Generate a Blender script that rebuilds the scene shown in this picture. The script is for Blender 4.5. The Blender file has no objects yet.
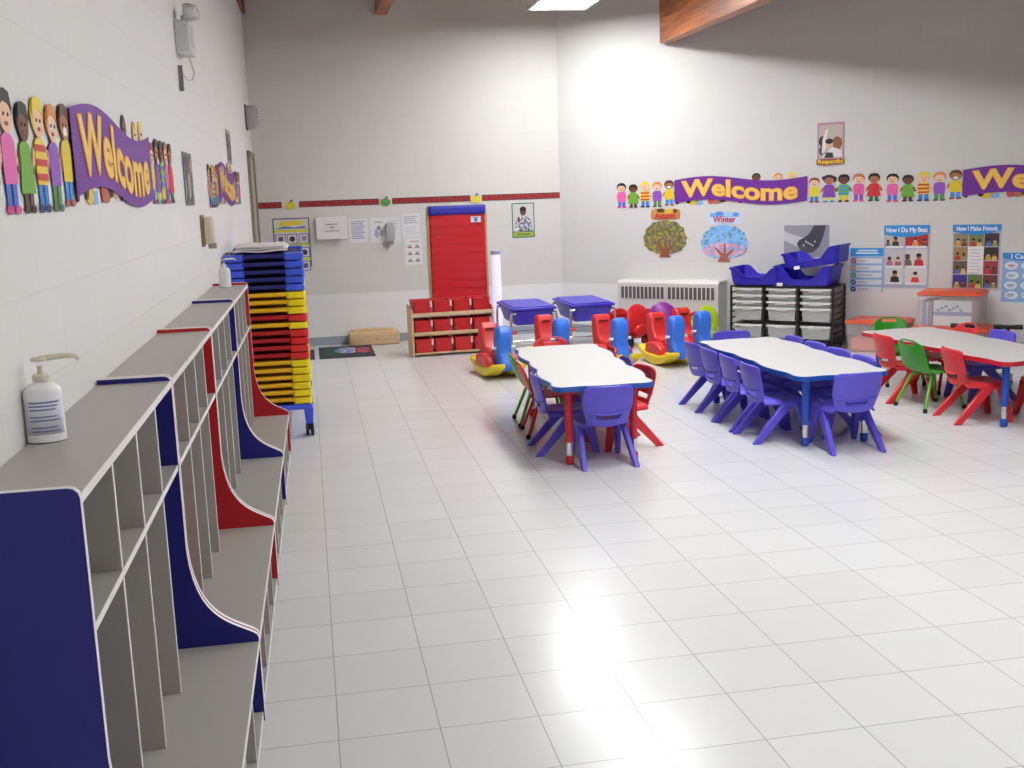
import bpy, bmesh, math, random
from mathutils import Vector, Matrix
random.seed(7)
C = bpy.context.scene.collection
PI = math.pi
R = math.radians

# ------------------------------------------------------------------ materials
def lin(c):
    c = c / 255.0
    return c / 12.92 if c <= 0.04045 else ((c + 0.055) / 1.055) ** 2.4
def rgb(c):
    return (lin(c[0]), lin(c[1]), lin(c[2]), 1.0)
_mats = {}
def M(name, col, rough=0.5, metal=0.0, spec=0.5, var=0.04, scale=14.0, bump=0.0, trans=0.0, emit=None, coat=0.0):
    if name in _mats:
        return _mats[name]
    m = bpy.data.materials.new(name)
    m.use_nodes = True
    nt = m.node_tree
    b = nt.nodes['Principled BSDF']
    b.inputs['Roughness'].default_value = rough
    b.inputs['Metallic'].default_value = metal
    b.inputs['Specular IOR Level'].default_value = spec
    b.inputs['Coat Weight'].default_value = coat
    b.inputs['Coat Roughness'].default_value = 0.15
    if trans:
        b.inputs['Transmission Weight'].default_value = trans
    tc = nt.nodes.new('ShaderNodeTexCoord')
    nz = nt.nodes.new('ShaderNodeTexNoise')
    nz.inputs['Scale'].default_value = scale
    nz.inputs['Detail'].default_value = 4
    nt.links.new(tc.outputs['Object'], nz.inputs['Vector'])
    mx = nt.nodes.new('ShaderNodeMix')
    mx.data_type = 'RGBA'
    c = rgb(col)
    mx.inputs[6].default_value = tuple(max(0, v * (1 - var)) for v in c[:3]) + (1,)
    mx.inputs[7].default_value = tuple(min(1, v * (1 + var)) for v in c[:3]) + (1,)
    nt.links.new(nz.outputs['Fac'], mx.inputs[0])
    nt.links.new(mx.outputs[2], b.inputs['Base Color'])
    if bump:
        bp = nt.nodes.new('ShaderNodeBump')
        bp.inputs['Strength'].default_value = bump
        bp.inputs['Distance'].default_value = 0.002
        nt.links.new(nz.outputs['Fac'], bp.inputs['Height'])
        nt.links.new(bp.outputs['Normal'], b.inputs['Normal'])
    if emit:
        b.inputs['Emission Color'].default_value = rgb(emit[0])
        b.inputs['Emission Strength'].default_value = emit[1]
    _mats[name] = m
    return m

def wall_material(name, upper, lower, split):
    m = bpy.data.materials.new(name)
    m.use_nodes = True
    nt = m.node_tree
    L = nt.links.new
    b = nt.nodes['Principled BSDF']
    b.inputs['Roughness'].default_value = 0.62
    b.inputs['Specular IOR Level'].default_value = 0.25
    tc = nt.nodes.new('ShaderNodeTexCoord')
    sep = nt.nodes.new('ShaderNodeSeparateXYZ')
    L(tc.outputs['Object'], sep.inputs[0])
    cmb = nt.nodes.new('ShaderNodeCombineXYZ')
    L(sep.outputs['X'], cmb.inputs['X'])
    L(sep.outputs['Z'], cmb.inputs['Y'])
    br = nt.nodes.new('ShaderNodeTexBrick')
    br.inputs['Scale'].default_value = 1.0
    br.inputs['Brick Width'].default_value = 0.4
    br.inputs['Row Height'].default_value = 0.2
    br.inputs['Mortar Size'].default_value = 0.005
    br.inputs['Mortar Smooth'].default_value = 0.6
    br.inputs['Color1'].default_value = (1, 1, 1, 1)
    br.inputs['Color2'].default_value = (0.985, 0.985, 0.985, 1)
    br.inputs['Mortar'].default_value = (0.96, 0.96, 0.958, 1)
    L(cmb.outputs[0], br.inputs['Vector'])
    gt = nt.nodes.new('ShaderNodeMath')
    gt.operation = 'GREATER_THAN'
    gt.inputs[1].default_value = split
    L(sep.outputs['Z'], gt.inputs[0])
    mx = nt.nodes.new('ShaderNodeMix')
    mx.data_type = 'RGBA'
    mx.inputs[6].default_value = rgb(lower)
    mx.inputs[7].default_value = rgb(upper)
    L(gt.outputs[0], mx.inputs[0])
    ml = nt.nodes.new('ShaderNodeMix')
    ml.data_type = 'RGBA'
    ml.blend_type = 'MULTIPLY'
    ml.inputs[0].default_value = 1
    L(mx.outputs[2], ml.inputs[6])
    L(br.outputs['Color'], ml.inputs[7])
    L(ml.outputs[2], b.inputs['Base Color'])
    nz = nt.nodes.new('ShaderNodeTexNoise')
    nz.inputs['Scale'].default_value = 60
    L(tc.outputs['Object'], nz.inputs['Vector'])
    ad = nt.nodes.new('ShaderNodeMath')
    ad.operation = 'MULTIPLY_ADD'
    ad.inputs[1].default_value = -1.0
    L(br.outputs['Fac'], ad.inputs[0])
    sc = nt.nodes.new('ShaderNodeMath')
    sc.operation = 'MULTIPLY'
    sc.inputs[1].default_value = 0.25
    L(nz.outputs['Fac'], sc.inputs[0])
    L(sc.outputs[0], ad.inputs[2])
    bp = nt.nodes.new('ShaderNodeBump')
    bp.inputs['Strength'].default_value = 0.22
    bp.inputs['Distance'].default_value = 0.004
    L(ad.outputs[0], bp.inputs['Height'])
    L(bp.outputs['Normal'], b.inputs['Normal'])
    return m

def floor_material():
    m = bpy.data.materials.new('vinyl_tile')
    m.use_nodes = True
    nt = m.node_tree
    L = nt.links.new
    b = nt.nodes['Principled BSDF']
    tc = nt.nodes.new('ShaderNodeTexCoord')
    br = nt.nodes.new('ShaderNodeTexBrick')
    br.offset = 0.0
    br.inputs['Scale'].default_value = 1.0
    br.inputs['Brick Width'].default_value = 0.3048
    br.inputs['Row Height'].default_value = 0.3048
    br.inputs['Mortar Size'].default_value = 0.0021
    br.inputs['Mortar Smooth'].default_value = 0.2
    br.inputs['Color1'].default_value = rgb((213, 213, 211))
    br.inputs['Color2'].default_value = rgb((217, 217, 216))
    br.inputs['Mortar'].default_value = rgb((168, 168, 166))
    L(tc.outputs['Object'], br.inputs['Vector'])
    nz = nt.nodes.new('ShaderNodeTexNoise')
    nz.inputs['Scale'].default_value = 9
    nz.inputs['Detail'].default_value = 8
    L(tc.outputs['Object'], nz.inputs['Vector'])
    mr = nt.nodes.new('ShaderNodeMapRange')
    mr.inputs[1].default_value = 0.35
    mr.inputs[2].default_value = 0.75
    mr.inputs[3].default_value = 0.985
    mr.inputs[4].default_value = 1.0
    L(nz.outputs['Fac'], mr.inputs[0])
    ml = nt.nodes.new('ShaderNodeMix')
    ml.data_type = 'RGBA'
    ml.blend_type = 'MULTIPLY'
    ml.inputs[0].default_value = 1
    L(br.outputs['Color'], ml.inputs[6])
    L(mr.outputs[0], ml.inputs[7])
    L(ml.outputs[2], b.inputs['Base Color'])
    n2 = nt.nodes.new('ShaderNodeTexNoise')
    n2.inputs['Scale'].default_value = 5
    n2.inputs['Detail'].default_value = 1.5
    L(tc.outputs['Object'], n2.inputs['Vector'])
    m2 = nt.nodes.new('ShaderNodeMapRange')
    m2.inputs[3].default_value = 0.20
    m2.inputs[4].default_value = 0.25
    L(n2.outputs['Fac'], m2.inputs[0])
    L(m2.outputs[0], b.inputs['Roughness'])
    b.inputs['Specular IOR Level'].default_value = 0.36
    return m

def wood_material(name, c1, c2, rough=0.45, axis='X', scale=1.0):
    m = bpy.data.materials.new(name)
    m.use_nodes = True
    nt = m.node_tree
    L = nt.links.new
    b = nt.nodes['Principled BSDF']
    b.inputs['Roughness'].default_value = rough
    tc = nt.nodes.new('ShaderNodeTexCoord')
    mp = nt.nodes.new('ShaderNodeMapping')
    s = [14 * scale] * 3
    s['XYZ'.index(axis)] = 0.9 * scale
    mp.inputs['Scale'].default_value = s
    L(tc.outputs['Object'], mp.inputs['Vector'])
    nz = nt.nodes.new('ShaderNodeTexNoise')
    nz.inputs['Scale'].default_value = 2.2
    nz.inputs['Detail'].default_value = 6
    nz.inputs['Distortion'].default_value = 0.6
    L(mp.outputs[0], nz.inputs['Vector'])
    rp = nt.nodes.new('ShaderNodeValToRGB')
    rp.color_ramp.elements[0].position = 0.3
    rp.color_ramp.elements[0].color = rgb(c1)
    rp.color_ramp.elements[1].position = 0.7
    rp.color_ramp.elements[1].color = rgb(c2)
    L(nz.outputs['Fac'], rp.inputs[0])
    L(rp.outputs[0], b.inputs['Base Color'])
    return m

def speckle_material(name, cols, scale, rough=0.6):
    """patches of several colours, as printed leaves or a photo's clutter"""
    m = bpy.data.materials.new(name)
    m.use_nodes = True
    nt = m.node_tree
    L = nt.links.new
    b = nt.nodes['Principled BSDF']
    b.inputs['Roughness'].default_value = rough
    tc = nt.nodes.new('ShaderNodeTexCoord')
    vo = nt.nodes.new('ShaderNodeTexVoronoi')
    vo.inputs['Scale'].default_value = scale
    L(tc.outputs['Object'], vo.inputs['Vector'])
    sp = nt.nodes.new('ShaderNodeSeparateColor')
    L(vo.outputs['Color'], sp.inputs[0])
    rp = nt.nodes.new('ShaderNodeValToRGB')
    rp.color_ramp.interpolation = 'CONSTANT'
    el = rp.color_ramp.elements
    while len(el) < len(cols):
        el.new(0.5)
    for i, c in enumerate(cols):
        el[i].position = i / len(cols)
        el[i].color = rgb(c)
    L(sp.outputs[0], rp.inputs[0])
    L(rp.outputs[0], b.inputs['Base Color'])
    return m

def paper_col(c):
    return M('print_%02x%02x%02x' % c, c, 0.55, var=0.02)

# ------------------------------------------------------------------ mesh builder
class MB:
    def __init__(s):
        s.v, s.f, s.fm, s.mats = [], [], [], []
    def mi(s, m):
        if m not in s.mats:
            s.mats.append(m)
        return s.mats.index(m)
    def face(s, idx, m):
        s.f.append(tuple(idx)); s.fm.append(s.mi(m))
    def add(s, pts):
        n = len(s.v)
        s.v += [tuple(p) for p in pts]
        return list(range(n, n + len(pts)))
    def hexa(s, lo, hi, m):
        """lo, hi: four points each"""
        a, b = s.add(lo), s.add(hi)
        s.face(a[::-1], m); s.face(b, m)
        for i in range(4):
            j = (i + 1) % 4
            s.face((a[i], a[j], b[j], b[i]), m)
    def box(s, x0, x1, y0, y1, z0, z1, m):
        s.hexa([(x0, y0, z0), (x1, y0, z0), (x1, y1, z0), (x0, y1, z0)],
               [(x0, y0, z1), (x1, y0, z1), (x1, y1, z1), (x0, y1, z1)], m)
    def prism(s, poly, axis, a0, a1, m, rim=None):
        def P(p, a):
            return {'x': (a, p[0], p[1]), 'y': (p[0], a, p[1]), 'z': (p[0], p[1], a)}[axis]
        a, b = s.add([P(p, a0) for p in poly]), s.add([P(p, a1) for p in poly])
        s.face(a[::-1], m); s.face(b, m)
        n = len(poly)
        for i in range(n):
            j = (i + 1) % n
            s.face((a[i], a[j], b[j], b[i]), rim or m)
    def tube(s, pts, r, m, n=12, cap=True):
        pts = [Vector(p) for p in pts]
        rs = r if isinstance(r, (list, tuple)) else [r] * len(pts)
        t = (pts[1] - pts[0]).normalized()
        u = t.orthogonal().normalized()
        rings = []
        for i, p in enumerate(pts):
            if i == 0: d = pts[1] - pts[0]
            elif i == len(pts) - 1: d = pts[-1] - pts[-2]
            else: d = (pts[i + 1] - p).normalized() + (p - pts[i - 1]).normalized()
            d.normalize()
            u = (u - d * u.dot(d)).normalized()
            w = d.cross(u)
            rings.append(s.add([p + (u * math.cos(2 * PI * k / n) + w * math.sin(2 * PI * k / n)) * rs[i] for k in range(n)]))
        for a, b in zip(rings, rings[1:]):
            for k in range(n):
                l = (k + 1) % n
                s.face((a[k], a[l], b[l], b[k]), m)
        if cap:
            s.face(rings[0][::-1], m); s.face(rings[-1], m)
    def lathe(s, prof, c, m, n=24, axis='z', sx=1.0, sy=1.0):
        rings = []
        for r, h in prof:
            ring = []
            for k in range(n):
                a = 2 * PI * k / n
                p, q = max(r, 1e-5) * math.cos(a) * sx, max(r, 1e-5) * math.sin(a) * sy
                if axis == 'z': v = (c[0] + p, c[1] + q, c[2] + h)
                elif axis == 'x': v = (c[0] + h, c[1] + p, c[2] + q)
                else: v = (c[0] + q, c[1] + h, c[2] + p)
                ring.append(v)
            rings.append(s.add(ring))
        for a, b in zip(rings, rings[1:]):
            for k in range(n):
                l = (k + 1) % n
                s.face((a[k], a[l], b[l], b[k]), m)
        s.face(rings[0][::-1], m); s.face(rings[-1], m)
    def ball(s, c, r, m, n=20, sz=1.0):
        s.lathe([(r * math.sin(PI * i / 10), -r * sz * math.cos(PI * i / 10)) for i in range(11)], c, m, n)
    def grid(s, fn, nu, nv, m, skip=lambda i, j: False):
        ids = [[None] * (nv + 1) for _ in range(nu + 1)]
        for i in range(nu + 1):
            for j in range(nv + 1):
                ids[i][j] = s.add([fn(i / nu, j / nv)])[0]
        for i in range(nu):
            for j in range(nv):
                if not skip(i, j):
                    s.face((ids[i][j], ids[i + 1][j], ids[i + 1][j + 1], ids[i][j + 1]), m)
    def move(s, mat):
        s.v = [tuple(mat @ Vector(p)) for p in s.v]
        return s

def obj(name, mb, parent=None, bevel=0.0, seg=2, solid=0.0, sub=0, smooth=True, label=None, angle=40):
    me = bpy.data.meshes.new(name)
    me.from_pydata(mb.v, [], mb.f)
    for m in mb.mats:
        me.materials.append(m)
    for p, k in zip(me.polygons, mb.fm):
        p.material_index = k
    bm = bmesh.new(); bm.from_mesh(me)
    loose = [v for v in bm.verts if not v.link_faces]
    bmesh.ops.delete(bm, geom=loose, context='VERTS')
    bmesh.ops.recalc_face_normals(bm, faces=bm.faces[:])
    bm.to_mesh(me); bm.free()
    if smooth:
        me.polygons.foreach_set('use_smooth', [True] * len(me.polygons))
        if not sub:
            me.set_sharp_from_angle(angle=R(angle))
    o = bpy.data.objects.new(name, me)
    C.objects.link(o)
    if solid:
        md = o.modifiers.new('thickness', 'SOLIDIFY'); md.thickness = solid; md.offset = 0
    if sub:
        md = o.modifiers.new('smooth', 'SUBSURF'); md.levels = sub; md.render_levels = sub
    if bevel:
        md = o.modifiers.new('bevel', 'BEVEL'); md.width = bevel; md.segments = seg
        md.limit_method = 'ANGLE'; md.angle_limit = R(50); md.harden_normals = False
    if parent is not None:
        o.parent = parent
    if label:
        o['label'] = label
    return o

def thing(name, label, cat, loc=(0, 0, 0), rz=0.0, group=None):
    o = bpy.data.objects.new(name, None)
    o.empty_display_size = 0.05
    C.objects.link(o)
    o.location = loc
    o.rotation_euler = (0, 0, rz)
    return tag(o, label, cat, group)
def tag(o, label, cat, group=None):
    o['label'] = label
    o['category'] = cat
    if group:
        o['group'] = group
    return o
def struct(o):
    o['kind'] = 'structure'
    return o
def dup(root, loc=None, rz=None, label=None, group=None):
    r = root.copy(); C.objects.link(r)
    if loc is not None: r.location = loc
    if rz is not None: r.rotation_euler = (r.rotation_euler.x, r.rotation_euler.y, rz)
    if label: r['label'] = label
    if group: r['group'] = group
    for ch in list(root.children):
        c = ch.copy(); C.objects.link(c); c.parent = r
        for g in list(ch.children):
            d = g.copy(); C.objects.link(d); d.parent = c
    return r

def rrect(x0, x1, y0, y1, r, n=5):
    pts = []
    for cx, cy, a0 in ((x1 - r, y1 - r, 0), (x0 + r, y1 - r, 90), (x0 + r, y0 + r, 180), (x1 - r, y0 + r, 270)):
        for k in range(n + 1):
            a = R(a0 + 90 * k / n)
            pts.append((cx + r * math.cos(a), cy + r * math.sin(a)))
    return pts
def disc(cx, cy, rx, ry=None, n=18, a0=0, a1=360):
    ry = rx if ry is None else ry
    full = abs(a1 - a0) >= 360
    return [(cx + rx * math.cos(R(a0 + (a1 - a0) * k / (n if full else n - 1))), cy + ry * math.sin(R(a0 + (a1 - a0) * k / (n if full else n - 1)))) for k in range(n)]
def quad(x0, x1, y0, y1):
    return [(x0, y0), (x1, y0), (x1, y1), (x0, y1)]

# ------------------------------------------------------------------ wall frames
# local X runs along the wall to the viewer's right, local Y into the wall, Z up
FR = {'L': (Vector((-0.604, 0, 0)), R(90 - 0.647)),
      'B': (Vector((0, 8.91, 0)), 0.0),
      'W': (Vector((2.8, 8.91, 0)), math.atan2(-0.682, 0.731))}
def at(fr, u, off=0.0, z=0.0):
    o, a = FR[fr]
    return o + Vector((math.cos(a), math.sin(a), 0)) * u + Vector((math.sin(a), -math.cos(a), 0)) * off + Vector((0, 0, z))
def wthing(name, label, cat, fr, u, z, off=0.0, group=None):
    return thing(name, label, cat, at(fr, u, off, z), FR[fr][1], group)

# thin printed paper: layers lie one on another towards the room
TH = 0.0014
class Flat(MB):
    def sheet(s, poly, col, layer=0, th=TH):
        y1 = -0.002 - layer * TH
        s.prism(poly, 'y', y1 - th, y1, paper_col(col) if isinstance(col, tuple) else col)
        return s
def flat(name, parent, items, label=None):
    f = Flat()
    for it in items:
        f.sheet(*it)
    return obj(name, f, parent, smooth=False, label=label)

def text_mesh(name, body, size, mat, parent, u, w, layer=2, bold=0.0, warp=None, align='CENTER', spacing=1.0, width=None, label=None, thick=0.0):
    cu = bpy.data.curves.new(name, 'FONT')
    cu.body = body; cu.size = size; cu.align_x = align; cu.align_y = 'CENTER'
    cu.offset = bold; cu.extrude = 0.0004; cu.space_character = spacing
    cu.resolution_u = 4
    to = bpy.data.objects.new(name, cu)
    C.objects.link(to)
    dg = bpy.context.evaluated_depsgraph_get()
    me = bpy.data.meshes.new_from_object(to.evaluated_get(dg))
    bpy.data.objects.remove(to)
    bpy.data.curves.remove(cu)
    xs = [v.co.x for v in me.vertices]
    k = width / (max(xs) - min(xs)) if width else 1.0
    y = -0.002 - layer * TH - 0.0005
    for v in me.vertices:
        x, h, d = v.co.x * k, v.co.y, v.co.z
        p, q = u + x, w + h
        if warp: p, q = warp(p, q)
        v.co = (p, y - d, q)
    if thick:
        bm = bmesh.new(); bm.from_mesh(me)
        base = bm.verts[:] + bm.edges[:] + bm.faces[:]
        for k, (dx, dz) in enumerate(((thick, 0), (-thick, 0), (0, thick), (0, -thick))):
            g = bmesh.ops.duplicate(bm, geom=base)['geom']
            for v in g:
                if isinstance(v, bmesh.types.BMVert):
                    v.co += Vector((dx, -.00008 * (k + 1), dz))
        bm.to_mesh(me); bm.free()
    me.materials.clear(); me.materials.append(mat)
    o = bpy.data.objects.new(name, me)
    C.objects.link(o)
    if parent is not None: o.parent = parent
    if label: o['label'] = label
    return o

# ================================================================== THE ROOM
wall_m = wall_material('painted_block', (216, 214, 208), (232, 232, 231), 0.55)
wall_left_m = wall_material('painted_block_left', (231, 230, 227), (226, 226, 224), 0.0)
f_m = floor_material()
ceil_m = wood_material('roof_deck_wood', (96, 70, 44), (128, 96, 62), 0.7, 'Y', .6)
H = 4.6
mb = MB(); mb.box(-1.2, 9.0, -5.0, 9.6, -0.1, 0.0, f_m)
struct(obj('floor', mb, smooth=False))
def ceil_z(x): return 3.98 - 0.155 * (x - 0.91)
mb = MB()
xa, xb = -1.0, 8.6
mb.hexa([(xa, -5, ceil_z(xa)), (xb, -5, ceil_z(xb)), (xb, 9.4, ceil_z(xb)), (xa, 9.4, ceil_z(xa))],
        [(xa, -5, ceil_z(xa) + .1), (xb, -5, ceil_z(xb) + .1), (xb, 9.4, ceil_z(xb) + .1), (xa, 9.4, ceil_z(xa) + .1)], ceil_m)
struct(obj('ceiling', mb, smooth=False))
def wall(name, fr, u0, u1, mat):
    mb = MB(); mb.box(u0, u1, 0, 0.15, 0, H, mat)
    o = obj(name, mb, smooth=False)
    o.location, o.rotation_euler = FR[fr][0], (0, 0, FR[fr][1])
    return struct(o)
wall('wall_left', 'L', -4.9, 8.93, wall_left_m)
wall('wall_back', 'B', -0.7, 2.85, wall_m)
wall_right_m = wall_material('painted_block_right', (217, 216, 212), (232, 232, 231), 0.55)
wall('wall_right', 'W', 0.0, 7.4, wall_right_m)
mb = MB(); mb.box(8.2, 8.35, -4.9, 3.9, 0, H, wall_m); struct(obj('wall_side', mb, smooth=False))
mb = MB(); mb.box(-0.8, 8.35, -5.0, -4.85, 0, H, wall_m); struct(obj('wall_front', mb, smooth=False))
# baseboards
base_m = M('grey_cove_base', (150, 160, 172), 0.5)
mb = MB(); mb.box(-0.5, 2.8, -0.008, 0, 0, 0.09, base_m)
o = struct(obj('baseboard_back', mb, bevel=0.002)); o.location = FR['B'][0]
mb = MB(); mb.box(0.0, 7.3, -0.008, 0, 0, 0.09, base_m)
o = struct(obj('baseboard_right', mb, bevel=0.002)); o.location, o.rotation_euler = FR['W'][0], (0, 0, FR['W'][1])
# glued timber beams under the sloping roof deck, and the ledger on the left wall
beam_m = wood_material('glulam', (126, 66, 26), (196, 116, 54), 0.4, 'Y')
mb = MB(); mb.box(0.86, 0.98, -4.8, 8.9, 3.45, ceil_z(0.92) + 0.03, beam_m); struct(obj('trim_1', mb, bevel=0.006))
mb = MB(); mb.box(3.675, 3.80, -4.8, 8.02, 3.02, ceil_z(3.69) + 0.03, beam_m); struct(obj('trim_2', mb, bevel=0.006))
mb = MB(); mb.box(6.42, 6.54, -4.8, 5.5, 2.62, ceil_z(6.48) + 0.03, beam_m); struct(obj('trim_3', mb, bevel=0.006))
mb = MB(); mb.box(-4.7, 8.9, -0.035, 0, 3.47, 3.98, wood_material('ledger_wood', (96, 52, 24), (150, 92, 48), 0.45, 'X'))
o = struct(obj('trim_4', mb, bevel=0.004)); o.location, o.rotation_euler = FR['L'][0], (0, 0, FR['L'][1])
# door in the left wall close to the back corner
frame_m = M('door_frame_paint', (138, 130, 112), 0.5)
door_m = M('door_paint', (176, 166, 146), 0.5)
steel = M('brushed_steel', (190, 190, 190), 0.3, 1.0)
dr = bpy.data.objects.new('door_1', None); C.objects.link(dr); struct(dr)
dr.location, dr.rotation_euler = at('L', 7.95), (0, 0, FR['L'][1])
mb = MB()
mb.box(0, 0.06, -0.03, 0, 0, 2.06, frame_m); mb.box(0.80, 0.86, -0.03, 0, 0, 2.06, frame_m); mb.box(0, 0.86, -0.03, 0, 2.0, 2.06, frame_m)
struct(obj('door_frame', mb, dr, bevel=0.003))
mb = MB(); mb.box(0.06, 0.80, -0.012, -0.001, 0.01, 2.0, door_m); struct(obj('door_leaf', mb, dr))
mb = MB(); mb.tube([(0.14, -0.012, 1.0), (0.14, -0.05, 1.0), (0.24, -0.05, 1.0)], 0.009, steel); struct(obj('door_handle', mb, dr))

# ceiling lights: hung troffers with glowing diffusers
white_m = M('white_enamel', (228, 228, 226), 0.35)
glow = M('lit_diffuser', (255, 255, 255), 0.5, emit=((251, 253, 255), 27.5))
def light_fix(x, y, label):
    t = thing('ceiling_light', label, 'ceiling light', (x, y, 3.35), 0, 'ceiling lights between the beams')
    mb = MB()
    for a in (((-.305, -.275), (-.61, .61)), ((.275, .305), (-.61, .61))):
        mb.box(a[0][0], a[0][1], a[1][0], a[1][1], 0, 0.09, white_m)
    mb.box(-.275, .275, -.61, -.58, 0, 0.09, white_m); mb.box(-.275, .275, .58, .61, 0, 0.09, white_m)
    mb.box(-.305, .305, -.61, .61, 0.09, 0.10, white_m)
    obj('housing', mb, t)
    mb = MB(); mb.box(-.275, .275, -.58, .58, 0.006, 0.016, glow); obj('diffuser', mb, t)
    mb = MB()
    for yy in (-.45, .45):
        mb.tube([(0, yy, 0.10), (0, yy, ceil_z(x) - 3.35 + .01)], 0.006, white_m, 8)
    obj('hanger', mb, t)
    return t
light_fix(2.60, 7.40, 'glowing rectangular ceiling light at the top of the photo near the back wall')
n = 0
for x in (2.60, 5.25):
    for y in (7.4, 5.05, 2.7, 0.35, -2.0):  # last row is unseen, added as fill to brighten the left side
        if (x, y) in ((2.60, 7.4), (5.25, 7.4)): continue
        if x > 5 and y > 5.3: continue
        light_fix(x, y, 'ceiling light out of view over the %s side, %s row from the back' % ('window' if x > 5 else 'aisle', {5.05: 'second', 2.7: 'third', .35: 'fourth', -2.0: 'fifth'}[y]))


# ================================================================== COAT LOCKERS
gray_lam = M('grey_laminate', (172, 168, 161), 0.42, var=0.025, scale=40)
white_edge = M('white_edge_band', (232, 230, 226), 0.4)
blue_lam = M('blue_laminate', (20, 20, 124), 0.36, var=0.03)
red_lam = M('red_laminate', (186, 18, 30), 0.36, var=0.03)
black_rub = M('black_rubber', (22, 22, 22), 0.6)
def locker(u0, u1, side_m, label):
    t = wthing('coat_locker', label, 'locker', 'L', u0, 0, 0.004, 'coat lockers along the left wall')
    L, TH_, D1, D2 = u1 - u0 - 0.006, 0.018, 0.20, 0.385
    ztop, zs, zb, z0 = 1.10, 0.855, 0.30, 0.045
    side = [(0, z0), (-D2, z0), (-D2, zb + .012)]
    side += [(-D2 + .004, zb + .022), (-D2 + .014, zb + .030)]
    P0, P1, P2, P3 = Vector((-D2 + .014, zb + .030)), Vector((-D2 + .085, zb + .07)), Vector((-D1 - .01, zb + .09)), Vector((-D1, zb + .30))
    for k in range(1, 13):
        s = k / 12
        p = P0 * (1 - s) ** 3 + P1 * 3 * s * (1 - s) ** 2 + P2 * 3 * s * s * (1 - s) + P3 * s ** 3
        side.append((p.x, p.y))
    rr = .02
    side += [(-D1, ztop + .014 - rr)] + [(-D1 + rr - rr * math.cos(R(a)), ztop + .014 - rr + rr * math.sin(R(a))) for a in (30, 60, 90)]
    side += [(0, ztop + .014)]
    for a in (0.0, L - TH_):
        mb = MB(); mb.prism(side, 'x', a, a + TH_, side_m, white_edge)
        obj('side_panel', mb, t, bevel=0.002)
    x0, x1 = TH_, L - TH_
    def board(name, z, d0, d1, th=TH_):
        mb = MB()
        mb.prism([(x0, -d1), (x1, -d1), (x1, -d0), (x0, -d0)], 'z', z - th, z, gray_lam)
        # the front edge carries the white band
        mb.box(x0, x1, -d1 - .0015, -d1, z - th, z, white_edge)
        return obj(name, mb, t)
    board('top_board', ztop, 0, D1 - .002)
    board('shelf', zs, 0.008, D1 - .004, 0.016)
    board('bench', zb, 0.008, D2 - .002, 0.022)
    board('bottom_board', z0 + 0.03, 0.008, D2 - .006, 0.022)
    mb = MB(); mb.box(x0, x1, -0.008, 0, z0, ztop - TH_, gray_lam); obj('back_panel', mb, t)
    for k in (1, 2, 3):
        c = x0 + (x1 - x0) * k / 4
        for (za, zc, d) in ((zs, ztop - TH_, D1 - .005), (zb, zs - .016, D1 - .005), (z0 + .03, zb - .022, D2 - .008)):
            mb = MB()
            mb.box(c - .006, c + .006, -d, -.008, za, zc, gray_lam)
            mb.box(c - .006, c + .006, -d - .0015, -d, za, zc, white_edge)
            obj('divider', mb, t)
    for a in (.03, L - .03):
        for d in (.05, D2 - .03):
            mb = MB(); mb.lathe([(.012, 0), (.014, .003), (.014, .018), (.006, .02), (.006, z0)], (a, -d, 0), black_rub, 12)
            obj('glide_foot', mb, t)
    return t
locker(-1.12, 0.12, blue_lam, 'nearest coat locker with dark blue ends and hand sanitizer on its top')
locker(0.12, 1.305, red_lam, 'red ended coat locker next after the nearest blue one')
locker(1.305, 2.50, blue_lam, 'blue ended coat locker between the two red ended ones')
locker(2.50, 3.60, red_lam, 'farthest coat locker with red ends beside the stacked cots')

# pump bottles on the locker tops
clear_pl = M('clear_bottle_plastic', (248, 249, 252), 0.22)
cream_pl = M('cream_pump_plastic', (222, 219, 196), 0.4)
white_pl = M('white_plastic', (232, 232, 232), 0.35)
label_m = M('bottle_label', (222, 225, 236), 0.4)
ink_blue = M('blue_ink', (128, 132, 186), 0.5)
def pump_bottle(loc, h, r, pump_m, body_m, label, group, rz=0.0, lab=True):
    t = thing('pump_bottle', label, 'bottle', loc, rz, group)
    hb = h * .72
    mb = MB()
    prof = [(r * .9, 0), (r, h * .012), (r * 1.0, hb * .80), (r * .93, hb * .87), (r * .70, hb * .94), (r * .36, hb * .985), (r * .34, hb)]
    mb.lathe(prof, (0, 0, 0), body_m, 32, sx=1.0, sy=.72)
    obj('bottle_body', mb, t)
    if lab:
        def onb(a, z, k=1.008):
            return (r * k * math.sin(a), -r * .72 * k * math.cos(a), z)
        mb = MB(); mb.grid(lambda s, v: onb(R(-62 + 124 * s), h * .10 + v * h * .40), 14, 2, label_m)
        lb = obj('label', mb, t, solid=0.0004)
        mb = MB()
        for k in range(9):
            z = h * .47 - k * h * .042
            if k in (3, 6): continue
            e = 50 - (k * 7 % 17)
            mb.grid(lambda s, v: onb(R(-46 + (46 + e) * s), z + v * h * .018, 1.016), 12, 1, ink_blue)
        obj('label_lines', mb, lb, solid=0.0003)
    mb = MB()
    mb.lathe([(r * .42, 0), (r * .44, h * .01), (r * .44, h * .07), (r * .30, h * .085)], (0, 0, hb - h * .005), pump_m, 20)
    mb.lathe([(r * .15, 0), (r * .15, h * .10)], (0, 0, hb + h * .075), pump_m, 12)
    mb.lathe([(r * .40, 0), (r * .42, h * .012), (r * .42, h * .035), (r * .34, h * .045)], (0, 0, h * .945), pump_m, 20)
    z = h * .972
    mb.tube([(0, 0, z), (r * .9, 0, z + h * .012), (r * 1.5, 0, z + h * .014), (r * 1.85, 0, z - h * .004), (r * 1.98, 0, z - h * .045)], [r * .17, r * .16, r * .15, r * .13, r * .12], pump_m, 10)
    obj('pump', mb, t, bevel=0.001)
    return t
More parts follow.
